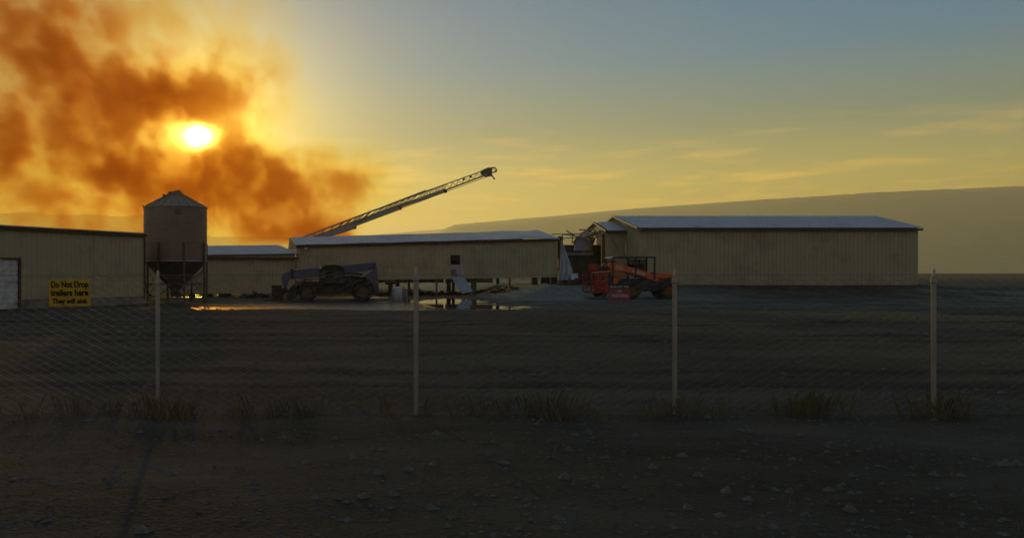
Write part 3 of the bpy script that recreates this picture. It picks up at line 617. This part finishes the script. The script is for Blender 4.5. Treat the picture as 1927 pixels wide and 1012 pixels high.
# ------------------------------------------------------------------ machines
def wheel(parent, x, y, r, wd, lugs=18, rim_m=None, side=-1):
    wq = empty("wheel", (x, y, r)); wq.parent = parent
    w2 = wd / 2
    t = MB().lathe([(r * .56, -w2), (r * .86, -w2), (r * .96, -w2 * .8), (r * .96, w2 * .8), (r * .86, w2), (r * .56, w2)], n=28, axis='y', cap=False)
    for k in range(lugs):
        a = 2 * math.pi * k / lugs; a2 = a + .12
        for s in (-1, 1):
            p0 = (math.sin(a) * r * .975, s * w2 * .85, math.cos(a) * r * .975); p1 = (math.sin(a2) * r * .975, s * .01, math.cos(a2) * r * .975)
            t.bar(p0, p1, r * .045, 4)
    t.build("tyre", M_rub, wq, smooth=False)
    m = MB().lathe([(0.0, side * w2 * .55), (r * .16, side * w2 * .62), (r * .18, side * w2 * .35), (r * .46, side * w2 * .25), (r * .57, side * w2 * .9), (r * .60, side * w2 * .85), (r * .57, -side * w2 * .9)], n=24, axis='y', cap=False)
    for k in range(8):
        a = 2 * math.pi * k / 8; m.bar((math.sin(a) * r * .3, side * w2 * .3, math.cos(a) * r * .3), (math.sin(a) * r * .3, side * w2 * .42, math.cos(a) * r * .3), .025, 6)
    m.build("rim", rim_m or M_rim, wq)
    return wq
def text_mesh(name, body, size, m, parent=None, loc=(0, 0, 0), rot=(R(90), 0, 0), ext=.002, bold=0.0, align='CENTER', xs_=1.0, sp=1.0):
    cu = bpy.data.curves.new(name, 'FONT'); cu.body = body; cu.size = size; cu.extrude = ext; cu.align_x = align; cu.align_y = 'CENTER'; cu.offset = bold; cu.space_character = sp; cu.resolution_u = 4
    to = bpy.data.objects.new(name, cu); col.objects.link(to)
    dg = bpy.context.evaluated_depsgraph_get(); me = bpy.data.meshes.new_from_object(to.evaluated_get(dg)); bpy.data.objects.remove(to)
    me.materials.clear(); me.materials.append(m); o = bpy.data.objects.new(name, me); col.objects.link(o); o.parent = parent; o.location = loc; o.rotation_euler = rot; o.scale = (xs_, 1, 1)
    return o

# blue telescopic handler, seen side on, facing left
S = 30.2; TYh = F / S; gz0 = 0.0
tx = lambda px: (px - 612) / S
tz = lambda py: EYE + (HY - py) / S
b = empty("telehandler", ((612 - CX) / S, TYh, 0), 0, "dark blue telescopic handler parked along the barn, boom down, facing left", "telehandler")
P = lambda *pts: [(tx(a), tz(c_)) for a, c_ in pts]
MB().prism(P((549, 508.5), (640, 499.5), (708, 493), (709, 506), (690, 509.5), (603, 520.5), (550, 525.5)), 1.15, 1.55).build("boom", M_blue, b, bevel=.02)
MB().prism(P((545, 506), (551, 505.5), (553, 524), (547, 526)), 1.10, 1.60).build("boom_collar", M_dark, b, bevel=.01)
MB().prism(P((549, 509), (549, 522), (544, 526), (540, 534), (536, 545), (533, 541), (529, 532), (528.5, 522), (531, 516), (536, 512.5)), 1.17, 1.53).build("boom_head", M_blue, b, bevel=.03)
MB().prism(P((708, 493), (711, 505), (714, 548), (703, 547), (700, 535), (694, 527), (686, 521), (690, 516), (706, 506)), .35, 2.2).build("rear_body", M_blue, b, bevel=.03)
MB().prism(P((703, 547), (714, 548), (714, 551), (704, 553)), .3, 2.25).build("rear_bumper", M_dark, b, bevel=.02)
MB().box(tx(708.5), tx(712), .32, .348, tz(531), tz(528.5)).build("tail_light", mat("lamp_pink", (.6, .3, .3), rough=.3), b)
MB().prism(P((560, 546), (566, 537), (600, 531), (612, 524), (665, 524), (690, 533), (700, 545), (697, 552), (560, 553)), .5, 2.0).build("chassis", M_dark, b, bevel=.02)
MB().prism(P((622, 524), (664, 518), (690, 522), (693, 534), (660, 534), (624, 534)), 1.6, 2.28).build("engine_cover", mat("dirty_blue", (.04, .05, .12), (.05, .04, .04), nscale=2), b, bevel=.03)
MB().prism(P((636, 514.5), (662, 512), (685, 514), (680, 518.5), (664, 516.5), (640, 520)), .8, 1.1).build("boom_cylinder_mount", M_dark, b, bevel=.01)
MB().bar((tx(662), .95, tz(516)), (tx(688), .95, tz(519.5)), .035, 8).build("lift_cylinder", M_galv, b, smooth=True)
cab = empty("cab", (0, 0, 0)); cab.parent = b
arch = [(602, 516), (603, 508), (607, 503), (616, 500), (630, 499), (640, 500.5), (646, 505), (650, 514)]
q = MB(); A = P(*arch)
for i in range(len(A) - 1):
    for yy in (.18, 1.02): q.bar((A[i][0], yy, A[i][1]), (A[i + 1][0], yy, A[i + 1][1]), .05, 6)
for px in (602, 626, 649):
    for yy in (.18, 1.02): q.bar((tx(px), yy, tz(513 if px != 626 else 500)), (tx(px), yy, tz(534)), .045, 6)
q.build("cab_frame", M_dark, cab)
MB().prism(P((603, 508), (607, 503), (616, 500), (630, 499), (640, 500.5), (645, 504.5), (640, 507), (612, 508.5)), .2, 1.0).build("cab_roof", M_dark, cab, bevel=.02)
MB().prism(P((601, 533), (603, 522), (650, 521), (652, 534)), .15, 1.05).build("cab_door", M_dark, cab, bevel=.02)
MB().box(tx(613), tx(624), .45, .85, tz(527), tz(512)).build("seat_back", mat("seat_vinyl", (.03, .028, .026)), cab, bevel=.03)
MB().prism(P((604, 509), (648, 509), (649, 521), (604, 521)), 1.0, 1.02).build("window", M_glass, cab)
MB().prism(P((601, 501), (605, 499.5), (607, 507), (602, 508)), .3, .6).build("work_light", mat("worklight_glass", (.75, .62, .30), rough=.2, spec=.8), b, bevel=.01)
MB().bar((tx(606), .4, tz(499)), (tx(606), .4, tz(505)), .03).bar((tx(613), .6, tz(498)), (tx(613), .6, tz(502)), .03).build("beacon_stub", M_dark, b)
for px, rr in ((578.5, .62), (683, .64)):
    wheel(b, tx(px), .22, rr, .42); wheel(b, tx(px), 2.2, rr, .42, side=1)
for px in (578.5, 683):
    c0 = (tx(px), 0, .63); q = MB().lathe([(.69, -.02), (.72, -.02), (.72, .42), (.69, .42)], (c0[0], 0, .64), 14, axis='y', cap=False, a0=R(-75), a1=R(75)); q.build("mudguard", M_dark, b)
MB().prism(P((510.5, 537), (528, 536.5), (530, 568), (511, 568)), .25, 2.3).build("carriage", mat("rusty_carriage", (.10, .045, .025), (.06, .03, .02), nscale=4, dirt=(.03, .025, .02)), b, bevel=.02)
MB().prism(P((528, 545), (538, 540), (541, 549), (531, 556)), 1.0, 1.7).build("carriage_link", M_dark, b, bevel=.02)
MB().prism(P((538, 553), (546, 540), (556, 532.5), (562, 533), (565, 541), (560, 548), (556, 562), (545, 567), (540, 563)), .3, 2.2).build("front_axle_housing", M_dark, b, bevel=.03)
MB().prism(P((553, 536), (560, 531.5), (564, 536), (560, 539), (556, 540)), .26, .5).build("head_lamp", mat("lamp_green", (.12, .15, .12), rough=.2), b, bevel=.01)
for yy in (.5, 2.0): MB().box(tx(488), tx(511), yy - .07, yy + .07, .02, .08).build("fork_tine", M_dark, b)
MB().bar((tx(564), 1.3, tz(526.5)), (tx(602), 1.3, tz(524.5)), .03, 6).bar((tx(573), 1.3, tz(535)), (tx(573), 1.3, tz(522)), .04, 6).build("hydraulic_line", M_dark, b)
MB().box(tx(630), tx(647), .12, .3, .25, .33).build("cab_step", M_galv, b)
lp = text_mesh("boom_lettering", "JLG", .34, mat("faded_letter", (.17, .17, .24)), b, (tx(581), 1.142, tz(515)), (R(90), R(-5), 0), bold=.01) if False else None
MB().prism(P((576, 517), (577, 514.5), (581.5, 512.5), (583, 508.5), (584, 514), (580, 517.5)), 1.13, 1.15).build("boom_emblem", mat("faded_emblem", (.16, .15, .25)), b)

# orange loader at the right, facing left
S = 29.0; OY = F / S
ox = lambda px: (px - 1190) / S
oz = lambda py: EYE + (HY - py) / S
b = empty("orange_loader", ((1190 - CX) / S, OY, 0), 0, "orange compact loader with a red barred front frame and black canopy", "loader")
P = lambda *pts: [(ox(a), oz(c_)) for a, c_ in pts]
lt = oz(561)
for yy in (.35, 1.55):
    MB().prism(P((1147, 499), (1152, 494.5), (1166, 493.5), (1180, 499.5), (1204, 505.5), (1236, 517), (1246, 528), (1238, 530), (1214, 521), (1197, 515.5), (1172, 510.5), (1164, 511.5), (1160, 523), (1154, 518), (1152, 508)), yy, yy + .16).build("lift_arm", M_orange, b, bevel=.015)
    MB().prism(P((1160, 519), (1167, 516), (1170, 519), (1167, 533), (1161, 534.5), (1157, 530)), yy + .02, yy + .12).build("arm_link", M_orange, b, bevel=.01)
MB().bar((ox(1164), .42, oz(525)), (ox(1164), 1.65, oz(525)), .06, 8).bar((ox(1156), .42, oz(502)), (ox(1156), 1.65, oz(502)), .06, 8).build("cross_tube", M_orange, b)
MB().prism(P((1160, 514), (1178, 512), (1180, 520), (1168, 522), (1161, 521)), .3, .348).build("tan_plate", mat("tan_dirt", (.33, .17, .06), (.25, .12, .05)), b, bevel=.005)
MB().prism(P((1161.5, 500), (1175.5, 500), (1175.5, 507.5), (1161.5, 506.5)), .335, .348).build("arm_decal", mat("cream_decal", (.52, .45, .30)), b)
text_mesh("arm_decal_lettering", "KUBOTA", .12, M_blk, b, (ox(1168.5), .330, oz(503.5)), (R(90), R(3), 0), xs_=.9) if False else None
text_mesh("arm_lettering", "Kubota", .30, M_wht, b, (ox(1206), .343, oz(512.6)), (R(90), R(17.5), 0), bold=.008)
# barred front frame
fr = empty("front_frame", (0, 0, 0)); fr.parent = b
for yy in (.05, 1.95):
    q = MB()
    for py in (512, 530, 542, 550): q.bar((ox(1114.5), yy, oz(py)), (ox(1144), yy, oz(py - (3 if py == 512 else 0))), .035, sq=True)
    for px in (1114.5, 1122, 1130, 1137): q.bar((ox(px), yy, oz(512)), (ox(px), yy, oz(550)), .032, sq=True)
    q.build("side_bars", M_red, fr)
MB().box(ox(1137.5), ox(1144.5), .0, 2.0, oz(551), oz(511)).build("back_plate", M_red, fr, bevel=.02)
MB().prism(P((1114, 512.5), (1145, 509.5), (1148, 508), (1148, 511), (1114, 514)), .0, .12).build("top_rail", mat("worn_rail", (.50, .40, .38), (.4, .2, .18)), fr)
MB().box(ox(1115), ox(1140), .1, 1.9, oz(551.5), oz(549.5)).build("floor_grate", M_dark, fr)
MB().prism(P((1116, 497), (1129, 496), (1133, 508), (1117, 509)), .5, .9).build("hose_guard", M_red, b, bevel=.02)
MB().prism(P((1133, 502), (1149, 500), (1150, 508), (1134, 508)), .5, 1.6).build("quick_hitch", M_dark, b, bevel=.02)
q = MB().prism(P((1146, 512), (1158, 510), (1160, 545), (1148, 548)), .4, 1.7); q.build("front_mast", M_dark, b, bevel=.02)
MB().prism(P((1142, 524), (1149, 520), (1158, 517), (1160, 524), (1150, 531), (1144, 538)), .38, .45).build("tilt_cylinder", mat("teal_dark", (.03, .06, .07)), b)
MB().prism(P((1150, 534), (1180, 524), (1225, 524), (1278, 522), (1284, 545), (1150, 552)), .45, 1.65).build("chassis", M_dark, b, bevel=.03)
MB().prism(P((1236, 512), (1274, 516), (1283, 524), (1284, 538), (1240, 538)), .5, 1.6).build("engine_hood", M_orange, b, bevel=.04)
cb = empty("cab", (0, 0, 0)); cb.parent = b
MB().prism(P((1153.5, 485.5), (1158, 482.5), (1190, 481.5), (1236, 482), (1240, 485), (1200, 485.5)), .3, 1.8).build("canopy_roof", mat("canopy_black", (.05, .05, .05), rough=.25, spec=.6), cb, bevel=.02)
q = MB()
for px in (1157, 1200, 1236):
    for yy in (.36, 1.74): q.bar((ox(px), yy, oz(484)), (ox(px), yy, oz(526)), .045, sq=True)
q.build("canopy_post", M_dark, cb)
MB().prism(P((1159, 489), (1176, 489.5), (1175, 498), (1160, 494)), 1.70, 1.72).build("rear_window", mat("green_glass", (.20, .24, .17), rough=.2), cb)
MB().prism(P((1201, 487), (1234, 487), (1234, 512), (1201, 504)), 1.70, 1.72).build("side_window", M_glass, cb)
MB().box(ox(1206), ox(1222), .8, 1.3, oz(520), oz(497)).build("seat", mat("seat_vinyl", (.03, .028, .026)), cb, bevel=.04)
for px, rr in ((1193, .52), (1262, .56)):
    w1 = wheel(b, ox(px), .28, rr, .34, rim_m=mat("brown_rim", (.20, .10, .045))); w1.location.z = rr + oz(562)
    w2_ = wheel(b, ox(px), 1.85, rr, .34, side=1); w2_.location.z = rr + oz(562)
for yy in (.3, 1.6):
    w3 = wheel(b, ox(1138), yy, .22, .18, lugs=10); w3.location.z = .22 + oz(560)

# ------------------------------------------------------------------ aerial ladder
LY = 85.0; SL = F / LY
lp = lambda px, py, dy=0.0: W(px, py, LY) + Vector((0, dy, 0))
b = empty("aerial_ladder", W(560, 455, LY), 0, "raised fire truck aerial ladder slanting up to the right behind the long barn", "ladder")
borg = b.location.copy()
def L_(px, py, dy=0.0): return lp(px, py, dy) - borg
# sections: (start bottom, end bottom, start top, end top, half width)
secs = [((560, 462), (667, 428.5), (548, 455), (707, 394.5), .46), ((620, 442), (752, 393), (640, 420.5), (800, 359), .40), ((700, 408.5), (838, 360), (712, 393.5), (840, 346.5), .34), ((790, 376), (916, 328.8), (790, 364), (912, 320.5), .28)]
for i, (b0, b1, t0, t1, hw) in enumerate(secs):
    s = empty("ladder_section", (0, 0, 0)); s.parent = b
    r_ = (.075, .06, .05, .045)[i]
    B0, B1, T0, T1 = L_(*b0), L_(*b1), L_(*t0), L_(*t1)
    for sd in (-1, 1):
        o_ = Vector((0, sd * hw, 0))
        MB().bar(B0 + o_, B1 + o_, r_ * 1.5, sq=True).build("base_rail", M_alu, s); MB().bar(T0 + o_, T1 + o_, r_ * .75, sq=True).build("hand_rail", M_alu, s)
        n = int((B1 - B0).length / .62); q = MB()
        for k in range(n):
            a0, a1 = k / n, (k + 1) / n; am = (a0 + a1) / 2
            q.bar(B0.lerp(B1, a0) + o_, T0.lerp(T1, am) + o_, .020, 4); q.bar(T0.lerp(T1, am) + o_, B0.lerp(B1, a1) + o_, .020, 4)
        q.build("lattice_web", M_alu, s)
    n = int((B1 - B0).length / .36)
    q = MB()
    for k in range(n + 1):
        p = B0.lerp(B1, k / n); q.bar(p + Vector((0, -hw, 0)), p + Vector((0, hw, 0)), .022, 6)
    q.build("rungs", M_alu, s)
    if i < 3:
        q = MB()
        for sd in (-1, 1):
            o_ = Vector((0, sd * (hw - .02), 0)); u = Vector((-.1, 0, (.46, .42, .24, .1)[i])); q.add([B0 + o_, B1 + o_, B1 + o_ + u, B0 + o_ + u], [(0, 1, 2, 3)])
        q.build("side_plate", M_alu, s).modifiers.new('t', 'SOLIDIFY').thickness = .02
for (p, q_, r_) in (((755, 392.5), (838, 361.5), .035), ((838, 361.5), (917, 332.5), .03)):
    MB().bar(L_(*p), L_(*q_), r_, 6).build("water_pipe", M_dark, b)
MB().prism([(L_(x, y).x, L_(x, y).z) for x, y in ((904, 322), (911, 318.6), (917, 316), (925, 316), (925.5, 321), (924.5, 327), (922, 332), (914, 333), (909, 329.5), (906, 328))], -.34, .34).build("tip_cage", mat("tip_grey", (.16, .15, .12), (.11, .10, .09)), b, bevel=.03)
q = MB()
for sd in (-.3, .3):
    pts = [L_(x, y, sd) for x, y in ((924, 316.4), (929, 315.6), (932, 317.5), (933.5, 321), (933.5, 323.5), (929, 324.4), (925, 325))]
    for a, c_ in zip(pts[:-1], pts[1:]): q.bar(a, c_, .045, 6)
q.bar(L_(933.5, 321, -.3), L_(933.5, 321, .3), .05, 6); q.build("tip_hoop", M_dark, b)
MB().bar(L_(922, 328), L_(926, 331), .12, 8).bar(L_(926, 331), L_(930, 336), .07, 8, r2=.05).bar(L_(929.5, 335.5), L_(931, 337.5), .09, 8).build("monitor_nozzle", M_dark, b, smooth=True)
for x, y in ((837, 360), (752, 392), (667, 428)): MB().box(-.18, .18, -.42, .42, -.14, .14).build("guide_bracket", M_dark, b, loc=L_(x, y))
for x, y in ((885, 333), (872, 338)): MB().box(-.10, .10, -.3, .3, -.08, .08).build("light_box", M_dark, b, loc=L_(x, y))
MB().lathe([(1.0, 0), (1.0, .5), (.7, .7), (.7, 1.6)], n=20).build("turntable", M_red, b, loc=(.3, 0, 1.5 - borg.z), smooth=True)
MB().box(-3.5, 6.5, -1.2, 1.2, .75, 1.5).build("truck_body", M_red, b, loc=(0, 0, -borg.z), bevel=.05)
for x in (-2.4, 3.6, 5.0):
    for yy in (-1.05, 1.05): MB().lathe([(.3, -.15), (.5, -.15), (.52, 0), (.5, .15), (.3, .15)], (0, 0, 0), 20, axis='y').build("wheel", M_rub, b, loc=(x, yy, .5 - borg.z))

# ------------------------------------------------------------------ tank, bottles, rubble
g_ = lambda px, Y: (px - CX) / F * Y
YT = 54.5
b = empty("water_tank", (g_(747, YT), YT, 0), 0, "squat white plastic tank standing in the puddle behind the telehandler", "tank")
MB().lathe([(.0, .0), (.31, .0), (.34, .04), (.34, .72), (.30, .84), (.14, .92), (.0, .92)], n=28, cap=False).build("tank_body", M_tank, b, smooth=True)
MB().lathe([(.0, .92), (.12, .92), (.12, 1.0), (0, 1.0)], n=16, cap=False).build("tank_cap", M_dark, b)
for px, nm, lab, h in ((760, "gas_bottle", "slim grey gas bottle right beside the white tank", .80), (764.5, "gas_bottle", "grey gas bottle between the first bottle and the fence post", .66)):
    bb = empty(nm, (g_(px, YT + .3), YT + .3, 0), 0, lab, "gas bottle", "gas bottles by the tank")
    MB().lathe([(0, 0), (.085, 0), (.09, .03), (.09, h - .12), (.05, h), (0, h)], n=14, cap=False).build("bottle_body", mat("bottle_paint", (.22, .25, .24), rough=.4), bb, smooth=True)
    MB().bar((0, 0, h), (0, 0, h + .09), .025, 6).build("valve", M_dark, bb)
MB().bar((0, 0, 0), (.7, .05, .05), .09, 8).build("x", M_dark) if False else None
o = MB().bar(W(725, 532.5, 60), W(745, 531, 60), .12, 10).build("dark_drum", M_dark, smooth=True); tag(o, "dark drum lying on blocks behind the white tank", "drum")
def rub(name, label, cat, px0, px1, Y, z0, h, n, mats, seed):
    rr = random.Random(seed); root = empty(name, (g_((px0 + px1) / 2, Y), Y, 0), 0, label, cat, "rubble heaps along the barn")
    for m in mats:
        q = MB()
        for _ in range(n):
            x = (rr.random() - .5) * (px1 - px0) / F * Y; t = 1 - abs(x) / ((px1 - px0) / F * Y / 2 + .01)
            zc = z0 + rr.random() * h * (t ** .5); y = (rr.random() - .5) * 2.2; L = rr.uniform(.1, .6); a = rr.uniform(0, 3.14); tl = rr.uniform(-.5, .5)
            dvv = Vector((math.cos(a) * math.cos(tl), math.sin(a) * math.cos(tl), math.sin(tl))) * L
            if rr.random() < .6: q.bar(Vector((x, y, zc)) - dvv / 2, Vector((x, y, zc)) + dvv / 2, rr.uniform(.02, .06), sq=True)
            else:
                u = Vector((rr.uniform(-1, 1), rr.uniform(-1, 1), rr.uniform(-.4, .4))) * .3; p = Vector((x, y, zc)); q.add([p, p + dvv, p + dvv + u, p + u, p + Vector((0, 0, .03)), p + dvv + Vector((0, 0, .03)), p + dvv + u + Vector((0, 0, .03)), p + u + Vector((0, 0, .03))], [(0, 1, 2, 3), (7, 6, 5, 4), (0, 4, 5, 1), (1, 5, 6, 2), (2, 6, 7, 3), (3, 7, 4, 0)])
        o = q.build("broken_pieces", m, root); o['kind'] = 'stuff'
rub("debris_heap", "low heap of scorched red brown wreckage under the barn, right of the leaning panel", "debris", 918, 1005, 65.0, .05, .75, 70, (M_rust, M_char, M_wood), 3)
rub("debris_heap", "dark rubble heap between the hanging plastic and the barred front frame", "debris", 1040, 1150, 64.6, .65, .75, 90, (M_char, M_rust, M_wood), 4)
rub("debris_heap", "small charred heap at the foot of the low barn beside the telehandler forks", "debris", 455, 520, 60.5, .0, .28, 45, (M_char, M_dark), 5)
rub("debris_heap", "flat scatter of dark scraps in the water under the raised barn", "debris", 760, 900, 70.5, -.02, .18, 45, (M_char, M_wood), 6)
rub("debris_heap", "long dark heap of burned boards under the raised barn behind the white tank", "debris", 715, 830, 68.5, .0, .45, 70, (M_char, M_wood), 7)
rub("debris_heap", "charred heap under the raised barn between the leaning panel and the brown post", "debris", 850, 925, 69.5, .0, .4, 50, (M_char, M_rust), 8)
# pale gravel along the bank, its wet sky sheen painted into the ground colour
# ------------------------------------------------------------------ fence and its signs
FY = 9.9; FS = F / FY
b = empty("chain_link_fence", (0, FY, 0), 0, "galvanised chain link fence with round posts across the foreground", "fence")
fx0, fx1 = g_(-240, FY), g_(2250, FY); FT, FB = 1.70, .06
def post(px, top, r):
    p = empty("fence_post", (g_(px, FY), 0, 0)); p.parent = b
    MB().lathe([(r, -.3), (r, top - .07)], n=14, cap=True).build("pipe", M_galv, p, smooth=True)
    MB().lathe([(r * .62, top - .12), (r * .62, top - .01), (r * .3, top + .012)], n=12, cap=True).build("post_cap", M_galv, p, smooth=True)
    MB().lathe([(r * 1.02, top - .16), (r * 1.25, top - .15), (r * 1.25, top - .11), (r * 1.02, top - .10)], n=12, cap=False).build("tension_band", M_galv, p)
    return p
for px, top, r in ((-190, 1.73, .027), (297, 1.735, .027), (783, 1.775, .030), (1270, 1.75, .027), (1757, 1.75, .027), (2244, 1.75, .027)): post(px, top, r)
wm = MB(); pitch = .080; hh = .0405; n = int((fx1 - fx0) / pitch); rows = int((FT - FB) / hh); wr = .0022
def wire(pts, r):
    for a in range(len(pts)):
        x, y, z_ = pts[a]; wm.v += [(x - r, y, z_), (x + r * .6, y - r, z_), (x + r * .6, y + r, z_)]
    k = len(wm.v) - 3 * len(pts)
    for a in range(len(pts) - 1):
        for j in range(3): wm.f.append((k + a * 3 + j, k + a * 3 + (j + 1) % 3, k + a * 3 + 3 + (j + 1) % 3, k + a * 3 + 3 + j))
for i in range(n):
    xc = fx0 + (i + .5) * pitch; bow = .012 * math.sin(i * .21) + .008 * math.sin(i * .057)
    wire([(xc + (pitch / 2 if (r_ + i) % 2 else -pitch / 2) * .97, .035 + (.004 if r_ % 2 else -.004), FB + r_ * hh + bow * (r_ / rows)) for r_ in range(rows + 1)], wr)
wm.build("wire_mesh", mat("fence_wire", (.24, .23, .21), rough=.6, metal=.3), b, kind='stuff')
MB().bar((fx0, .03, FT - .01), (fx1, .03, FT + .0), .0025, 5).bar((fx0, .03, FB + .02), (fx1, .03, FB + .02), .002, 5).build("tension_wire", MATS["fence_wire"], b)

def sign(name, px0, px1, py0, py1, m, label, lines, bands=(), y=-.018, yaw=0, rot=0):
    x0, x1 = g_(px0, FY), g_(px1, FY); zc = EYE + (HY - (py0 + py1) / 2) / FS; h = (py1 - py0) / FS; wd = x1 - x0
    r_ = empty(name, ((x0 + x1) / 2, FY + y, zc), 0, label, "sign"); r_.rotation_euler = (0, R(rot), 0)
    MB().box(-wd / 2, wd / 2, 0, .004, -h / 2, h / 2).build("sign_board", m, r_, bevel=.001)
    for (zb, zt, mm) in bands: MB().box(-wd / 2 + .001, wd / 2 - .001, -.0015, -.0002, -h / 2 + h * zb, -h / 2 + h * zt).build("sign_band", mm, r_)
    for (txt, zf, sz, mm, bold, tw) in lines:
        o = text_mesh("lettering", txt, sz, mm, r_, (0, -.0035, -h / 2 + h * zf), bold=bold, ext=.0008)
        wv = o.dimensions.x if o.dimensions.x > 0 else 1; bb_ = [v.co.x for v in o.data.vertices]; wv = max(bb_) - min(bb_); o.scale.x = tw * wd / wv
    for sx in (-1, 1):
        for sz in (-1, 1): MB().bar((sx * (wd / 2 - .012), -.004, sz * (h / 2 - .012)), (sx * (wd / 2 - .012), .05, sz * (h / 2 - .012)), .003, 6).build("cable_tie", M_dark, r_)
sign("warning_sign", 93, 171, 525.5, 575.5, M_yel, "yellow sign on the fence reading Do Not Drop trailers here They will sink",
     [("Do Not Drop", .80, .100, M_blk, .0038, .90), ("trailers here", .49, .098, M_blk, .0038, .91), ("They will sink", .18, .078, M_blk, .0030, .86)], rot=-.4)
sign("biosecurity_sign", 1145, 1184.5, 536, 566, M_pink, "small red and white biosecurity and no trespassing sign on the fence near the loader",
     [("BIOSECURITY AREA", .875, .033, M_wht, .0006, .90), ("NO", .60, .044, M_wht, .001, .20), ("TRESPASSING", .31, .050, M_wht, .001, .82)], bands=((.76, 1.0, mat("sign_dark_band", (.035, .033, .04))),))

# ------------------------------------------------------------------ ground cover near the fence
def tufts():
    rr = random.Random(11); q = MB()
    for _ in range(2600):
        y = rr.uniform(3.2, 37) ** 1.0; x = rr.uniform(-.45, .9) * y * 1.0
        if mnoise.noise(Vector((x * .35, y * .35, 2))) < .02 and rr.random() < .85 and abs(y - FY) > .5: continue
        z_ = gh(x, y); hgt = rr.uniform(.02, .11)
        for k in range(rr.randint(5, 12)):
            a = rr.uniform(0, 6.28); l = rr.uniform(.3, 1.0) * hgt; dx, dy = math.cos(a) * l * .6, math.sin(a) * l * .6; px_, py_ = x + rr.gauss(0, .03), y + rr.gauss(0, .03); w_ = .003
            q.add([(px_ - w_, py_, z_ - .01), (px_ + w_, py_, z_ - .01), (px_ + dx, py_ + dy, z_ + l)], [(0, 1, 2)])
    for _ in range(900):                       # rank weeds along the fence line
        x = rr.uniform(-6.2, 12.5); y = FY + rr.gauss(0, .16); z_ = gh(x, y)
        lim = mnoise.noise(Vector((x * 1.3, 3, 2)))
        if rr.random() > .25 + lim * 1.2: continue
        for k in range(rr.randint(4, 14)):
            a = rr.uniform(0, 6.28); l = rr.uniform(.05, .16 + .2 * max(0, lim) + .14 * rr.random()); dx, dy = math.cos(a) * l * .45, math.sin(a) * l * .45; w_ = .004; px_, py_ = x + rr.gauss(0, .05), y + rr.gauss(0, .05)
            q.add([(px_ - w_, py_, z_ - .01), (px_ + w_, py_, z_ - .01), (px_ + dx * .5, py_ + dy * .5, z_ + l * .7), (px_ + dx, py_ + dy, z_ + l)], [(0, 1, 2), (0, 2, 3)])
    o = q.build("dry_grass", mat("dry_grass", (.10, .095, .04), (.16, .13, .06), rough=.9, nscale=2), kind='stuff')
    q = MB()
    for _ in range(9000):
        y = 3.0 + 38 * rr.random() ** 1.5; x = rr.uniform(-.45, .9) * y; z_ = gh(x, y); s = (rr.uniform(.006, .022) if rr.random() < .93 else rr.uniform(.025, .055)) * (1 + y * .03)
        a = rr.uniform(0, 3); c_, s_ = math.cos(a) * s, math.sin(a) * s
        q.add([(x - c_, y - s_, z_), (x + s_, y - c_, z_), (x + c_, y + s_, z_), (x - s_, y + c_, z_), (x + rr.uniform(-.3, .3) * s, y, z_ + s * rr.uniform(.5, 1))], [(0, 1, 4), (1, 2, 4), (2, 3, 4), (3, 0, 4)])
    q.build("gravel_stones", mat("gravel_stone", (.13, .125, .115), (.07, .065, .06), rough=.85, nscale=30), kind='stuff')
tufts()
haze()
